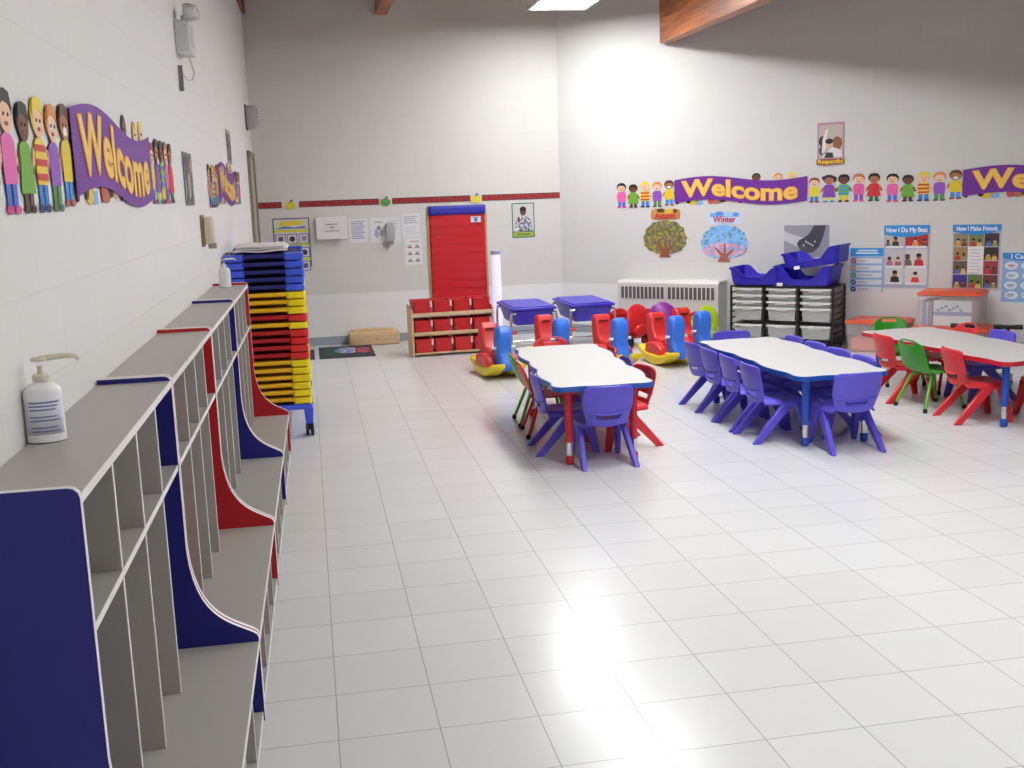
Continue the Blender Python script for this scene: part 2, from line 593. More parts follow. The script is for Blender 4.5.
pump_bottle((-0.5705, -0.635, 1.101), 0.183, 0.0395, cream_pl, clear_pl, 'large clear hand sanitizer bottle with cream pump on the nearest locker', 'pump bottles', R(12))
pump_bottle((-0.475, 3.42, 1.101), 0.165, 0.034, white_pl, white_pl, 'small white pump bottle on the farthest locker by the cots', 'pump bottles', R(10), False)

# ================================================================== STACKED COTS
cot_cols = {'blue': ((62, 92, 224), (32, 34, 112)), 'yellow': ((240, 218, 22), (226, 178, 16)), 'red': ((212, 36, 36), (172, 20, 26))}
fabric = {k: M('cot_fabric_' + k, v[1], 0.8, bump=.3, scale=120) for k, v in cot_cols.items()}
plast = {k: M('cot_plastic_' + k, v[0], 0.35) for k, v in cot_cols.items()}
cot_order = ['blue'] * 5 + ['yellow'] * 3 + ['red', 'yellow'] + ['red'] * 4 + ['yellow'] * 6
ordw = ['topmost', 'second', 'third', 'fourth', 'fifth', 'sixth', 'seventh', 'eighth', 'ninth', 'tenth', 'eleventh', 'twelfth', 'thirteenth', 'fourteenth', 'fifteenth', 'sixteenth', 'seventeenth', 'eighteenth', 'nineteenth', 'lowest']
CW, CL, PITCH = 0.255, 1.20, 0.0508
def make_cot(col):
    t = thing('stacking_cot', 'x', 'cot', (0, 0, 0), 0, 'plastic cots in the wheeled stack')
    pm, fm = plast[col], fabric[col]
    for y0, sg in ((0, 1), (CL, -1)):
        for sx in (-1, 1):
            mb = MB()
            a, b = sorted((sx * CW, sx * (CW - .125)))
            mb.prism(rrect(a, b, min(y0, y0 + sg * .16), max(y0, y0 + sg * .16), .025), 'z', 0.003, 0.047, pm)
            obj('corner_block', mb, t, bevel=0.006)
        mb = MB()
        mb.box(-CW + .12, CW - .12, min(y0 + sg * .014, y0 + sg * .055), max(y0 + sg * .014, y0 + sg * .055), 0.018, 0.045, fm)
        obj('end_bar', mb, t, bevel=0.006)
    for sx in (-1, 1):
        mb = MB(); mb.tube([(sx * (CW - .022), .15, .03), (sx * (CW - .022), CL - .15, .03)], 0.013, fm, 12); obj('side_rail', mb, t)
    mb = MB(); mb.box(-CW + .035, CW - .035, .05, CL - .05, .030, .036, fm); obj('bed_sheet', mb, t)
    return t
protos = {}
cot_loc = Vector((-0.284, 4.28, 0.226))
for i, c in enumerate(cot_order):
    k = 19 - i
    loc = cot_loc + Vector((random.uniform(-.003, .003), random.uniform(-.006, .006), k * PITCH))
    lab = '%s stacking cot, %s in the wheeled cot stack%s' % (c, ordw[i] if i in (0, 19) else ordw[i] + ' from the top', ', under the folded sheet' if i == 0 else '')
    if c not in protos:
        protos[c] = make_cot(c)
        protos[c].location = loc; protos[c]['label'] = lab; protos[c].rotation_euler = (0, 0, R(0.05))
    else:
        dup(protos[c], loc, R(0.05), lab)
# dolly
t = thing('cot_dolly', 'blue wheeled dolly under the tall stack of cots', 'cart', (-0.284, 4.28, 0), R(0.05))
mb = MB(); mb.prism(rrect(-.25, .25, -.01, CL + .01, .03), 'z', 0.190, 0.225, plast['blue']); obj('platform', mb, t, bevel=.006)
for sx in (-1, 1):
    for y in (.05, CL - .05):
        mb = MB(); mb.hexa([(sx * .225 - .024, y - .026, .085), (sx * .225 + .024, y - .026, .085), (sx * .225 + .024, y + .026, .085), (sx * .225 - .024, y + .026, .085)],
                           [(sx * .225 - .032, y - .035, .196), (sx * .225 + .032, y - .035, .196), (sx * .225 + .032, y + .035, .196), (sx * .225 - .032, y + .035, .196)], plast['blue'])
        lg = obj('leg', mb, t, bevel=.004)
        mb = MB()
        for dx in (-.016, .016):
            mb.lathe([(.014, -.011), (.040, -.011), (.044, -.006), (.044, .006), (.040, .011), (.014, .011)], (sx * .225 + dx, y, .044), black_rub, 20, 'x')
        mb.box(sx * .225 - .006, sx * .225 + .006, y - .015, y + .015, .04, .09, black_rub)
        obj('caster', mb, lg)
# folded sheet on top
sheet_m = M('white_cotton', (226, 222, 218), 0.9, bump=.4, scale=60)
mb = MB()
def sh(k, x0, x1, y0, y1, z, th):
    def fn(s, v):
        return (x0 + (x1 - x0) * s, y0 + (y1 - y0) * v, z + .004 * math.sin(9 * s + k) * math.cos(7 * v + k) + .003 * math.sin(23 * s * v + k))
    return fn
for k, (x0, x1, y0, y1, z) in enumerate(((-.20, .155, .03, .75, .012), (-.17, .16, .05, .72, .026), (-.19, .14, .04, .68, .040))):
    mb.grid(sh(k, x0, x1, y0, y1, z, .01), 18, 20, sheet_m)
o = obj('folded_sheet', mb, solid=0.012, sub=1)
o.location = cot_loc + Vector((0, 0, 20 * PITCH + .002)); o.rotation_euler = (0, 0, R(.05))
tag(o, 'white folded sheet lying on top of the stacked cots', 'bedding')

# ================================================================== TABLES
top_m = M('table_laminate', (206, 204, 200), 0.34, var=.015, scale=60)
chrome = M('chrome_tube', (222, 220, 218), 0.22, 1.0)
tcol = {'blue': M('table_blue', (26, 84, 176), 0.35), 'red': M('table_red', (196, 30, 48), 0.35), 'legblue': M('leg_blue', (30, 82, 186), 0.35)}
def table_outline(Wd, Ln, inset=0.0):
    pts = []
    rc, n = .085, 40
    hw, hl = Wd / 2, Ln / 2
    raw = rrect(-hw, hw, -hl, hl, rc, 6)
    # resample the straight runs so they can wave
    out = []
    for i in range(len(raw)):
        a, b = Vector(raw[i]), Vector(raw[(i + 1) % len(raw)])
        k = max(1, int((b - a).length / .03))
        for q in range(k):
            out.append(a + (b - a) * q / k)
    for p in out:
        x, y = p
        wx = .025 * math.cos(2 * PI * 2 * y / Ln) - .008
        wy = .018 * math.cos(2 * PI * x / Wd * 1.0) * -1
        sx = min(1, abs(x) / (hw - rc * .6)) ** 3
        sy = min(1, abs(y) / (hl - rc * .3)) ** 6
        pts.append((x + math.copysign(wx * sx, x) - math.copysign(inset * sx, x), y + math.copysign(wy * sy, y) - math.copysign(inset * sy, y)))
    return pts
def activity_table(loc, rz, h, edge, leg, label, Wd=.61, Ln=1.66):
    t = thing('activity_table', label, 'table', loc, rz, 'wavy edged activity tables')
    mb = MB(); mb.prism(table_outline(Wd, Ln, .006), 'z', h - .024, h, top_m); obj('tabletop', mb, t, bevel=.002)
    mb = MB()
    o, i = table_outline(Wd, Ln), table_outline(Wd, Ln, .007)
    n = len(o)
    rings = [mb.add([(p[0], p[1], z) for p in pl]) for pl, z in ((i, h - .030), (o, h - .030), (o, h - .001), (i, h - .001))]
    for a, b in zip(rings, rings[1:] + rings[:1]):
        for k in range(n):
            mb.face((a[k], a[(k + 1) % n], b[(k + 1) % n], b[k]), edge)
    obj('edge_band', mb, t, angle=30)
    for sx in (-1, 1):
        for sy in (-1, 1):
            x, y = sx * (Wd / 2 - .095), sy * (Ln / 2 - .11)
            mb = MB(); mb.lathe([(.04, h - .024), (.04, h - .032), (.0235, h - .05), (.0225, .135)][::-1], (x, y, 0), leg, 20)
            lg = obj('leg', mb, t)
            mb = MB(); mb.lathe([(.0185, .04), (.0185, .15)], (x, y, 0), chrome, 18); obj('chrome_sleeve', mb, lg)
            mb = MB(); mb.lathe([(.012, 0), (.021, .003), (.0245, .014), (.0245, .044), (.02, .054), (.019, .056)], (x, y, 0), leg, 18); obj('foot_cap', mb, lg)
    return t
T1 = activity_table((1.665, 3.70, 0), R(-3.0), .484, tcol['blue'], tcol['red'], 'white wavy table with blue edge and red legs, nearest the lockers', .575)
T2 = activity_table((3.095, 3.70, 0), R(0.5), .452, tcol['blue'], tcol['legblue'], 'white wavy table with blue edge and blue legs, ringed by violet chairs', .58)
T3 = activity_table((4.47, 3.79, 0), R(3.0), .440, tcol['red'], tcol['legblue'], 'white wavy table with red edge at the right of the photo', .60)

# ================================================================== CHAIRS
violet = M('violet_resin', (94, 82, 206), 0.38)
resin_red = M('red_resin', (214, 46, 54), 0.38)
shell_green = M('green_shell', (58, 158, 46), 0.4)
tube_green = M('green_tube', (104, 176, 62), 0.35)
shell_red = M('red_shell', (206, 40, 44), 0.4)
def make_resin_chair(m):
    t = thing('resin_chair', 'x', 'chair', (0, 0, 0), 0)
    # seat pan with rolled sides
    mb = MB()
    def seat(s, v):
        x = -.148 + .296 * s; y = -.135 + .295 * v
        e = abs(2 * s - 1)
        z = .262 - .010 * (1 - e ** 2) * math.sin(PI * min(1, v * 1.1)) - .030 * max(0, e - .86) / .14 - .022 * max(0, v - .86) / .14
        k = 1 - .10 * max(0, v - .7) / .3
        return (x * k * (.90 + .10 * min(1, v * 3)), y, z)
    mb.grid(seat, 16, 14, m)
    obj('seat', mb, t, solid=.014, sub=1)
    mb = MB()
    def back(s, v):
        z0 = .238 + .018 * abs(2 * s - 1) ** 2
        e = abs(2 * s - 1)
        z1 = .485 - .012 * e ** 8
        z = z0 + (z1 - z0) * v
        hw = .120 + .030 * min(1, v / .5) - .006 * max(0, v - .86) / .14 * e ** 2
        x = hw * (2 * s - 1)
        y = -.128 - .052 * v ** 1.1 - .030 * (1 - e ** 2) + .008 * max(0, v - .85) / .15
        return (x, y, z)
    mb.grid(back, 16, 16, m, lambda i, j: j in (3, 4) and 4 <= i <= 11)
    # chevron ridge under the panel
    obj('backrest', mb, t, solid=.016, sub=1)
    mb = MB()
    pts = [Vector(back(.5 + .44 * k / 8, .335 - .03 * (1 - abs(k) / 8))) + Vector((0, -.010, 0)) for k in range(-8, 9)]
    mb.tube(pts, .0075, m, 8); obj('ridge', mb, t)
    for sx in (-1, 1):
        mb = MB()
        def q(x, y, z): return (sx * x, y, z)
        mb.hexa([q(.140, -.222, 0), q(.172, -.222, 0), q(.172, -.172, 0), q(.140, -.172, 0)],
                [q(.112, -.005, .258), q(.146, -.005, .258), q(.146, .085, .258), q(.112, .085, .258)], m)
        obj('leg', mb, t, bevel=.007)
        mb = MB()
        mb.hexa([q(.134, .140, 0), q(.160, .140, 0), q(.160, .182, 0), q(.134, .182, 0)],
                [q(.112, .060, .256), q(.144, .060, .256), q(.144, .138, .256), q(.112, .138, .256)], m)
        obj('leg', mb, t, bevel=.006)
        mb = MB()
        mb.hexa([q(.088, -.105, .232), q(.116, -.105, .232), q(.146, .120, .236), q(.118, .120, .236)],
                [q(.088, -.105, .258), q(.116, -.105, .258), q(.146, .120, .262), q(.118, .120, .262)], m)
        obj('side_rail', mb, t, bevel=.005)
    return t
def make_tube_chair(sm, tm):
    t = thing('tube_leg_chair', 'x', 'chair', (0, 0, 0), 0)
    ctrl = [(.165, .240), (.150, .260), (.08, .264), (-.02, .256), (-.10, .256), (-.140, .275), (-.158, .32), (-.172, .38), (-.190, .445), (-.200, .485), (-.205, .497)]
    def prof(v):
        f = v * (len(ctrl) - 1); i = min(int(f), len(ctrl) - 2); k = f - i
        return (ctrl[i][0] * (1 - k) + ctrl[i + 1][0] * k, ctrl[i][1] * (1 - k) + ctrl[i + 1][1] * k)
    def shell(s, v):
        y, z = prof(v)
        e = abs(2 * s - 1)
        isb = max(0, (v - .5) / .5)
        hw = .145 - .020 * isb - .03 * max(0, .12 - v) / .12 - .012 * math.exp(-((v - .48) / .09) ** 2)
        top = max(0, (v - .75) / .25)
        z -= .045 * e ** 3 * top
        y -= .028 * (1 - e ** 2) * min(1, isb * 2)
        z += (.012 * e ** 4) * (1 - min(1, isb * 2))
        return ((2 * s - 1) * hw, y, z)
    mb = MB(); mb.grid(shell, 14, 30, sm, lambda i, j: j in (25, 26) and 4 <= i <= 9)
    obj('seat_shell', mb, t, solid=.011, sub=1)
    for sx in (-1, 1):
        for y1, y0, x0 in ((.085, .150, .145), (-.095, -.185, .155)):
            mb = MB()
            mb.tube([(sx * .045, y1, .240), (sx * .088, y1, .238), (sx * .104, y1 + (y0 - y1) * .1, .222), (sx * x0, y0, .012)], .0115, tm, 12)
            lg = obj('leg', mb, t)
            d = .012
            mb = MB(); mb.lathe([(.013, 0), (.0155, .003), (.0155, .022), (.012, .03)], (sx * x0, y0, 0), black_rub, 14); obj('rubber_foot', mb, lg)
    return t
def seat_at(T, proto, lx, ly, face, label, group, first):
    """lx, ly on the table's own axes; face: heading of the sitter on those axes"""
    a = T.rotation_euler.z
    p = T.location + Vector((math.cos(a) * lx - math.sin(a) * ly, math.sin(a) * lx + math.cos(a) * ly, 0))
    rz = a + R(face)
    key = id(first)
    if proto.get('used') is None:
        proto['used'] = 1
        proto.location = p; proto.rotation_euler = (0, 0, rz); proto['label'] = label; proto['group'] = group
        return proto
    o = dup(proto, p, rz, label, group)
    return o
P_v, P_r = make_resin_chair(violet), make_resin_chair(resin_red)
P_g, P_t = make_tube_chair(shell_green, tube_green), make_tube_chair(shell_red, shell_red)
for o in (P_g, P_t): pass
def chair(T, proto, x, y, face, label, group):
    """world position of the seat's centre, face in degrees from +Y"""
    if proto.get('used') is None:
        proto['used'] = 1
        proto.location = (x, y, 0); proto.rotation_euler = (0, 0, R(face)); proto['label'] = label; proto['group'] = group
        return proto
    return dup(proto, (x, y, 0), R(face), label, group)
g1 = 'chairs around the table with red legs'
chair(T1, P_v, 1.635, 3.02, 0, 'violet chair at the near end of the red-legged table', g1)
chair(T1, P_v, 1.505, 3.385, -92, 'violet chair on the locker side of the red-legged table, nearest the camera', g1)
chair(T1, P_t, 1.53, 3.86, -94, 'red tube-leg chair between the green and violet ones by the lockers', g1)
chair(T1, P_g, 1.545, 4.22, -93, 'green tube-leg chair at the far left corner of the red-legged table', g1)
chair(T1, P_t, 1.76, 4.70, 180, 'red chair with handle hole at the far end of the red-legged table', g1)
chair(T1, P_r, 1.86, 3.39, 100, 'red resin chair on the right of the red-legged table, nearest the camera', g1)
chair(T1, P_v, 1.84, 3.78, 88, 'violet chair on the right side of the red-legged table, mostly hidden', g1)
chair(T1, P_r, 1.88, 4.28, 84, 'red resin chair at the far right of the red-legged table before the rockers', g1)
g2 = 'violet chairs around the middle table'
for k, (y, w) in enumerate(((3.27, 'nearest'), (3.63, 'second from the near end'), (3.98, 'third from the near end'), (4.31, 'farthest'))):
    chair(T2, P_v, 2.84, y, -90 + (1, -2, 1, 3)[k], 'violet chair on the left side of the middle table, %s' % w, g2)
for k, (y, w) in enumerate(((3.25, 'nearest'), (3.58, 'second from the near end'), (3.92, 'third from the near end'), (4.27, 'farthest'))):
    chair(T2, P_v, 3.255, y, 90 + (-2, 1, 0, -3)[k] + 3, 'violet chair on the right side of the middle table, %s' % w, g2)
chair(T2, P_v, 3.115, 2.90, -2, 'violet chair at the near end of the middle table, its back to us', g2)
chair(T2, P_v, 3.13, 4.56, 178, 'violet chair at the far end of the middle table', g2)
g3 = 'chairs around the red edged table'
chair(T3, P_r, 4.22, 4.11, -93, 'red resin chair at the far left corner of the red-edged table', g3)
chair(T3, P_g, 4.24, 3.775, -82, 'green tube-leg chair on the left side of the red-edged table', g3)
chair(T3, P_r, 4.28, 3.33, -97, 'red resin chair on the left of the red-edged table, nearest the camera', g3)
chair(T3, P_g, 4.50, 4.68, 172, 'green chair at the far end of the red-edged table', g3)
chair(T3, P_t, 4.65, 4.30, 96, 'red chair with handle hole across the red-edged table', g3)
chair(T3, P_v, 4.70, 3.93, 90, 'violet chair across the red-edged table, cut by the photo edge', g3)
chair(T3, P_r, 4.78, 3.24, 92, 'red chair at the right photo edge behind the table leg', g3)
chair(T3, P_v, 4.60, 2.86, 3, 'violet chair at the near end of the red-edged table, mostly out of frame', g3)

# ================================================================== RIGHT WALL FURNITURE
# heater
heat_m = M('heater_enamel', (214, 212, 206), 0.4)
dark_g = M('dark_grille', (96, 92, 90), 0.5)
t = wthing('convector_heater', 'long cream convector heater cabinet on the angled wall', 'heater', 'W', 0.82, 0, 0.004)
HL, HD, HH = 1.135, 0.24, 0.615
mb = MB()
mb.box(0, HL, -HD, 0, 0.0, HH - .03, heat_m); mb.prism([(0, HH - .03), (-HD, HH - .03), (-HD + .03, HH), (0, HH)], 'x', -.004, HL + .004, heat_m)
obj('cabinet', mb, t, bevel=.006)
for a, b in ((.035, .54), (.575, 1.10)):
    mb = MB(); mb.box(a, b, -HD - .003, -HD + .001, .42, .555, white_m); g = obj('grille', mb, t)
    n = 11
    mb = MB()
    for k in range(n):
        x = a + (b - a) * (k + .5) / n
        w = (b - a) / n * .36
        mb.box(x - w, x + w, -HD - .005, -HD - .002, .425, .55, dark_g)
    obj('slots', mb, g)

# black tray rack
blk = M('black_steel', (26, 26, 28), 0.4)
tray_m = M('frosted_tray', (192, 192, 190), 0.35, trans=0.08)
RW_, RD = 1.0, 0.40
t = wthing('tray_rack', 'black metal tray rack with three columns of clear trays', 'storage rack', 'W', 2.19, 0, 0.10)
Z0, Z1 = .055, .605
mb = MB()
cols = [0.0, RW_ / 3, 2 * RW_ / 3, RW_]
for x in cols:
    for y in (-RD, -.02):
        mb.box(x - .009, x + .009, y, y + .02, Z0, Z1, blk)
    mb.box(x - .009, x + .009, -RD, 0, Z1 - .012, Z1, blk); mb.box(x - .009, x + .009, -RD, 0, Z0, Z0 + .012, blk)
mb.box(0, RW_, -RD, -RD + .02, Z1 - .014, Z1, blk); mb.box(0, RW_, -.02, 0, Z1 - .014, Z1, blk)
mb.box(0, RW_, -RD, -RD + .02, Z0, Z0 + .014, blk); mb.box(0, RW_, -.02, 0, Z0, Z0 + .014, blk)
mb.box(.0, RW_, -RD + .01, 0, Z1 - .004, Z1 - .001, blk)
obj('frame', mb, t, bevel=.002)
mb = MB()
for x in cols:
    for k in range(8):
        z = .095 + k * .063
        mb.box(x - .014, x + .014, -RD + .004, -.004, z - .005, z + .005, blk)
obj('runners', mb, t, bevel=.001)
for x in (0.02, RW_ - .02):
    for y in (-RD + .02, -.03):
        mb = MB(); mb.lathe([(.01, -.009), (.021, -.009), (.024, 0), (.021, .009), (.01, .009)], (x, y, .024), black_rub, 16, 'x'); mb.box(x - .004, x + .004, y - .01, y + .01, .024, .056, blk)
        obj('caster', mb, t)
rack = t
def tray(h):
    W2, D2 = .148, .37
    mb = MB()
    th = .004
    b = [(-W2 + .022, -D2 + .02), (W2 - .022, -D2 + .02), (W2 - .022, -.02), (-W2 + .022, -.02)]
    top = [(-W2 + .012, -D2 + .006), (W2 - .012, -D2 + .006), (W2 - .012, -.006), (-W2 + .012, -.006)]
    ob, ot = mb.add([(p[0], p[1], 0) for p in b]), mb.add([(p[0], p[1], h) for p in top])
    mb.face(ob[::-1], tray_m)
    for i in range(4):
        j = (i + 1) % 4
        mb.face((ob[i], ob[j], ot[j], ot[i]), tray_m)
    lip = mb.add([(-W2, -D2, h), (W2, -D2, h), (W2, 0, h), (-W2, 0, h)])
    for i in range(4):
        j = (i + 1) % 4
        mb.face((ot[i], ot[j], lip[j], lip[i]), tray_m)
    return mb
sm_m, dp_m = tray(.058), tray(.124)
colw = ('left', 'middle', 'right')
rows = (('topmost shallow tray', .520, 0), ('second shallow tray', .457, 0), ('third shallow tray', .394, 0), ('upper deep tray', .268, 1), ('bottom deep tray', .100, 1))
tp = {}
lipm = M('tray_lip', (222, 222, 220), 0.3)
for ci in range(3):
    for (w, z, deep) in rows:
        lab = 'clear %s in the %s column of the black rack' % (w, colw[ci])
        loc = at('W', 2.19 + (ci + .5) * RW_ / 3, 0.112, z + .001)
        if deep not in tp:
            tt = thing('storage_tray', lab, 'tray', loc, FR['W'][1], 'clear trays in the black rack')
            obj('tray_body', dp_m if deep else sm_m, tt, solid=.003)
            h = .124 if deep else .058
            mb = MB(); mb.prism(rrect(-.146, .146, h - .016, h + .004, .006), 'y', -.382, -.370, lipm); mb.prism(rrect(-.06, .06, h - .028, h - .014, .006), 'y', -.379, -.370, lipm)
            obj('front_lip', mb, tt, bevel=.002)
            tp[deep] = tt
        else:
            dup(tp[deep], loc, FR['W'][1], lab)

# blue moulded tubs on the rack
tub_m = M('blue_moulded_plastic', (48, 40, 190), 0.35)
tag_m = M('white_tag', (240, 240, 240), 0.5)
def tub(Lx, Ly, hi, lo, label, loc, rz, tilt=(0, 0), tagx=None):
    t = thing('moulded_tub', label, 'plastic tub', loc, rz, 'blue moulded tubs on the black rack')
    t.rotation_euler = (tilt[0], tilt[1], rz)
    mb = MB()
    n = 56
    base = rrect(-Lx / 2, Lx / 2, -Ly / 2, Ly / 2, .05, 5)
    out = []
    for i in range(len(base)):
        a, b = Vector(base[i]), Vector(base[(i + 1) % len(base)])
        k = max(1, int((b - a).length / .025))
        out += [a + (b - a) * q / k for q in range(k)]
    def rim(p):
        e = abs(p.x) / (Lx / 2)
        s = min(1, max(0, (e - .28) / .50)); s = s * s * (3 - 2 * s)
        return lo + (hi - lo) * s
    rings = []
    for k, sc in ((0, .0), (.0, .45), (0, .84), (.06, .885), (.5, .94), (1.0, .985), (1.0, 1.02), (.90, 1.025)):
        rings.append(mb.add([(p.x * sc, p.y * sc, rim(p) * k + .006) for p in out]))
    N = len(out)
    for a, b in zip(rings, rings[1:]):
        for k in range(N):
            l = (k + 1) % N
            mb.face((a[k], a[l], b[l], b[k]), tub_m)
    obj('tub_shell', mb, t, solid=.008)
    if tagx is not None:
        mb = MB(); mb.box(tagx - .028, tagx + .028, -Ly / 2 - .012, -Ly / 2 - .009, .002, .034, tag_m); obj('paper_tag', mb, t)
    return t
tub(.50, .42, .165, .075, 'blue moulded tub on the left end of the black rack', at('W', 2.42, .31, .606), FR['W'][1] + R(2))
tub(.56, .42, .185, .060, 'lower blue moulded tub on the right of the black rack, white tag', at('W', 2.90, .31, .606), FR['W'][1], tagx=-.21)
tub(.56, .38, .160, .060, 'uppermost blue moulded tub, tilted on the lower one', at('W', 2.985, .30, .785), FR['W'][1] - R(3), (0, R(-9)), tagx=-.13)

# clear bins with orange lids
bin_m = M('clear_bin', (236, 230, 228), 0.2, spec=.3)
bin_m.node_tree.nodes['Principled BSDF'].inputs['Alpha'].default_value = 0.2
lid_m = M('orange_lid', (240, 104, 66), 0.35)
in_m = M('orange_contents', (236, 132, 104), 0.7)
paperw = M('white_card', (236, 236, 238), 0.6)
def lid_bin(label, u, off, z, w, d, h, content=None):
    t = wthing('lidded_bin', label, 'storage bin', 'W', u, z, off, 'clear bins with orange lids')
    mb = MB()
    lo, hi = rrect(-w / 2 + .03, w / 2 - .03, -d / 2 + .03, d / 2 - .03, .03, 4), rrect(-w / 2 + .012, w / 2 - .012, -d / 2 + .012, d / 2 - .012, .03, 4)
    a, b = mb.add([(p[0], p[1], .002) for p in lo]), mb.add([(p[0], p[1], h - .03) for p in hi])
    mb.face(a[::-1], bin_m)
    for i in range(len(lo)):
        j = (i + 1) % len(lo)
        mb.face((a[i], a[j], b[j], b[i]), bin_m)
    obj('bin_body', mb, t, solid=.003)
    mb = MB(); mb.prism(rrect(-w / 2, w / 2, -d / 2, d / 2, .035, 4), 'z', h - .036, h - .012, lid_m); mb.prism(rrect(-w / 2 + .03, w / 2 - .03, -d / 2 + .03, d / 2 - .03, .03, 4), 'z', h - .012, h, lid_m)
    obj('lid', mb, t, bevel=.006)
    if content == 'orange':
        mb = MB(); mb.prism(rrect(-w / 2 + .045, w / 2 - .045, -d / 2 + .045, d / 2 - .045, .03, 4), 'z', .008, h * .42, in_m); obj('contents', mb, t, bevel=.01)
    else:
        mb = MB()
        if content == 'card':
            mb.box(-w / 2 + .15, w / 2 - .09, -d / 2 + .035, -d / 2 + .038, .01, h - .08, paperw)
            mb.box(-w / 2 + .15, w / 2 - .09, -d / 2 + .032, -d / 2 + .035, .10, .135, ink_blue)
            for k in range(7):
                x = -w / 2 + .19 + k * .032
                mb.prism(disc(x, .15 + (k % 3) * .016, .016, .012, 10), 'y', -d / 2 + .031, -d / 2 + .034, paper_col((110, 130, 180)))
            obj('printed_card', mb, t)
            mb = MB()
            for k, c in enumerate(((120, 124, 180), (190, 190, 214), (150, 120, 160))):
                mb.box(-w / 2 + .05 + k * .03, -w / 2 + .072 + k * .03, -d / 2 + .05, d / 2 - .06, .008, h - .09, paper_col(c))
            obj('books', mb, t)
    return t
lid_bin('clear bin with orange lid on the floor between the rack and the table', 3.57, .27, 0.0, .56, .42, .30, 'orange')
lid_bin('lower clear bin with orange lid under another bin, behind the table', 4.22, .28, 0.0, .66, .42, .262, 'orange')
lid_bin('upper clear bin with orange lid holding a printed card', 4.205, .27, 0.263, .56, .40, .315, 'card')

# T-handled scooters behind the right table
scoot_m = M('grey_deck', (110, 112, 116), 0.5)
def scooter(label, x, y, rz, hh):
    t = thing('toy_scooter', label, 'scooter', (x, y, 0), R(rz), 'small scooters with black handlebars')
    mb = MB(); mb.prism(rrect(-.05, .05, -.25, .12, .03), 'z', .05, .068, scoot_m); obj('deck', mb, t, bevel=.005)
    mb = MB(); mb.tube([(0, .13, .06), (0, .12, hh)], .012, blk, 12); obj('stem', mb, t)
    mb = MB(); mb.tube([(-.085, .12, hh), (.085, .12, hh)], .015, black_rub, 12); mb.tube([(-.1, .12, hh), (-.04, .12, hh)], .018, black_rub, 12); mb.tube([(.04, .12, hh), (.1, .12, hh)], .018, black_rub, 12); obj('handlebar', mb, t)
    for x_, y_ in ((0, .14), (-.04, -.2), (.04, -.2)):
        mb = MB(); mb.lathe([(.012, -.012), (.032, -.012), (.036, 0), (.032, .012), (.012, .012)], (x_, y_, .036), black_rub, 18, 'x'); obj('wheel', mb, t)
    return t
scooter('small scooter whose black handlebar shows left, just behind the red chair', 5.155, 4.83, 146, .415)
scooter('small scooter whose black handlebar shows above the violet chair back', 5.13, 4.24, 146, .475)

# ================================================================== ROCKERS AND RIDE-ONS
rk_y, rk_r, rk_b = M('rocker_yellow', (232, 204, 24), 0.38), M('rocker_red', (218, 48, 46), 0.38), M('rocker_blue', (52, 116, 226), 0.38)
def make_rocker():
    t = thing('rocking_toy', 'x', 'rocking toy', (0, 0, 0), 0, 'red, blue and yellow rocking toys')
    mb = MB()
    for sx in (-1, 1):
        pl = []
        for k in range(15):
            y = -.33 + .66 * k / 14
            pl.append((y, .30 * y * y * 3.2))
        for k in range(15):
            y = .33 - .66 * k / 14
            pl.append((y * 1.03, .30 * y * y * 2.6 + .095 - .03 * abs(y) / .33))
        a, b = sorted((sx * .160, sx * .030))
        mb.prism(pl, 'x', a, b, rk_y)
    obj('rocker_base', mb, t, bevel=.024, seg=3, angle=60)
    mb = MB(); mb.prism([(-.26, .07), (.24, .06), (.26, .12), (-.27, .13)], 'x', -.1, .1, rk_y); obj('foot_plate', mb, t, bevel=.015)
    mb = MB()
    prof = [(-.25, .10), (-.30, .25), (-.315, .40), (-.295, .455), (-.255, .47), (-.215, .455), (-.195, .40), (-.175, .30), (-.12, .245), (.02, .235), (.10, .26), (.13, .20), (.14, .10)]
    mb.prism([(y, z * .94) for y, z in prof], 'x', -.078, .078, rk_r)
    obj('seat_body', mb, t, bevel=.022, seg=3, angle=60)
    mb = MB(); mb.prism(rrect(-.04, .04, .378, .396, .008), 'y', -.330, -.180, M('slot_dark_red', (120, 16, 18), .6)); obj('handle_slot', mb, t)
    for sx in (-1, 1):
        mb = MB(); mb.prism([(-.20, .08), (.16, .08), (.14, .16), (.02, .20), (-.18, .18)], 'x', sx * .06, sx * .145, rk_r); obj('side_fender', mb, t, bevel=.02, seg=3)
    mb = MB()
    prof = [(.10, .10), (.09, .28), (.10, .40), (.13, .455), (.175, .475), (.225, .455), (.25, .40), (.252, .33), (.235, .27), (.245, .22), (.285, .17), (.315, .12), (.305, .085), (.26, .07), (.16, .075)]
    mb.prism([(y, z * .95) for y, z in prof], 'x', -.066, .066, rk_b)
    obj('head', mb, t, bevel=.028, seg=3, angle=60)
    for sx in (-1, 1):
        mb = MB(); mb.tube([(sx * .105, .185, .265), (sx * .055, .185, .265)], [.013, .011], white_pl, 12); obj('handle_peg', mb, t)
    return t
rk = make_rocker()
rk_at = [(1.58, 6.28, 188, 'rocking toy in front of the red bin shelf, left end of the row'),
         (2.17, 6.62, 189, 'rocking toy half hidden behind the far end of the red-legged table'),
         (2.66, 6.40, 187, 'rocking toy third from the left, beside the red-legged table corner'),
         (3.16, 6.32, 186, 'rocking toy with its yellow base in full view, fourth from the left'),
         (3.50, 6.58, 187, 'rocking toy next to the lime ride-on, right end of the row')]
for k, (x, y, a, lab) in enumerate(rk_at):
    if k == 0:
        rk.location = (x, y, 0); rk.rotation_euler = (0, 0, R(a)); rk['label'] = lab
    else:
        dup(rk, (x, y, 0), R(a), lab)

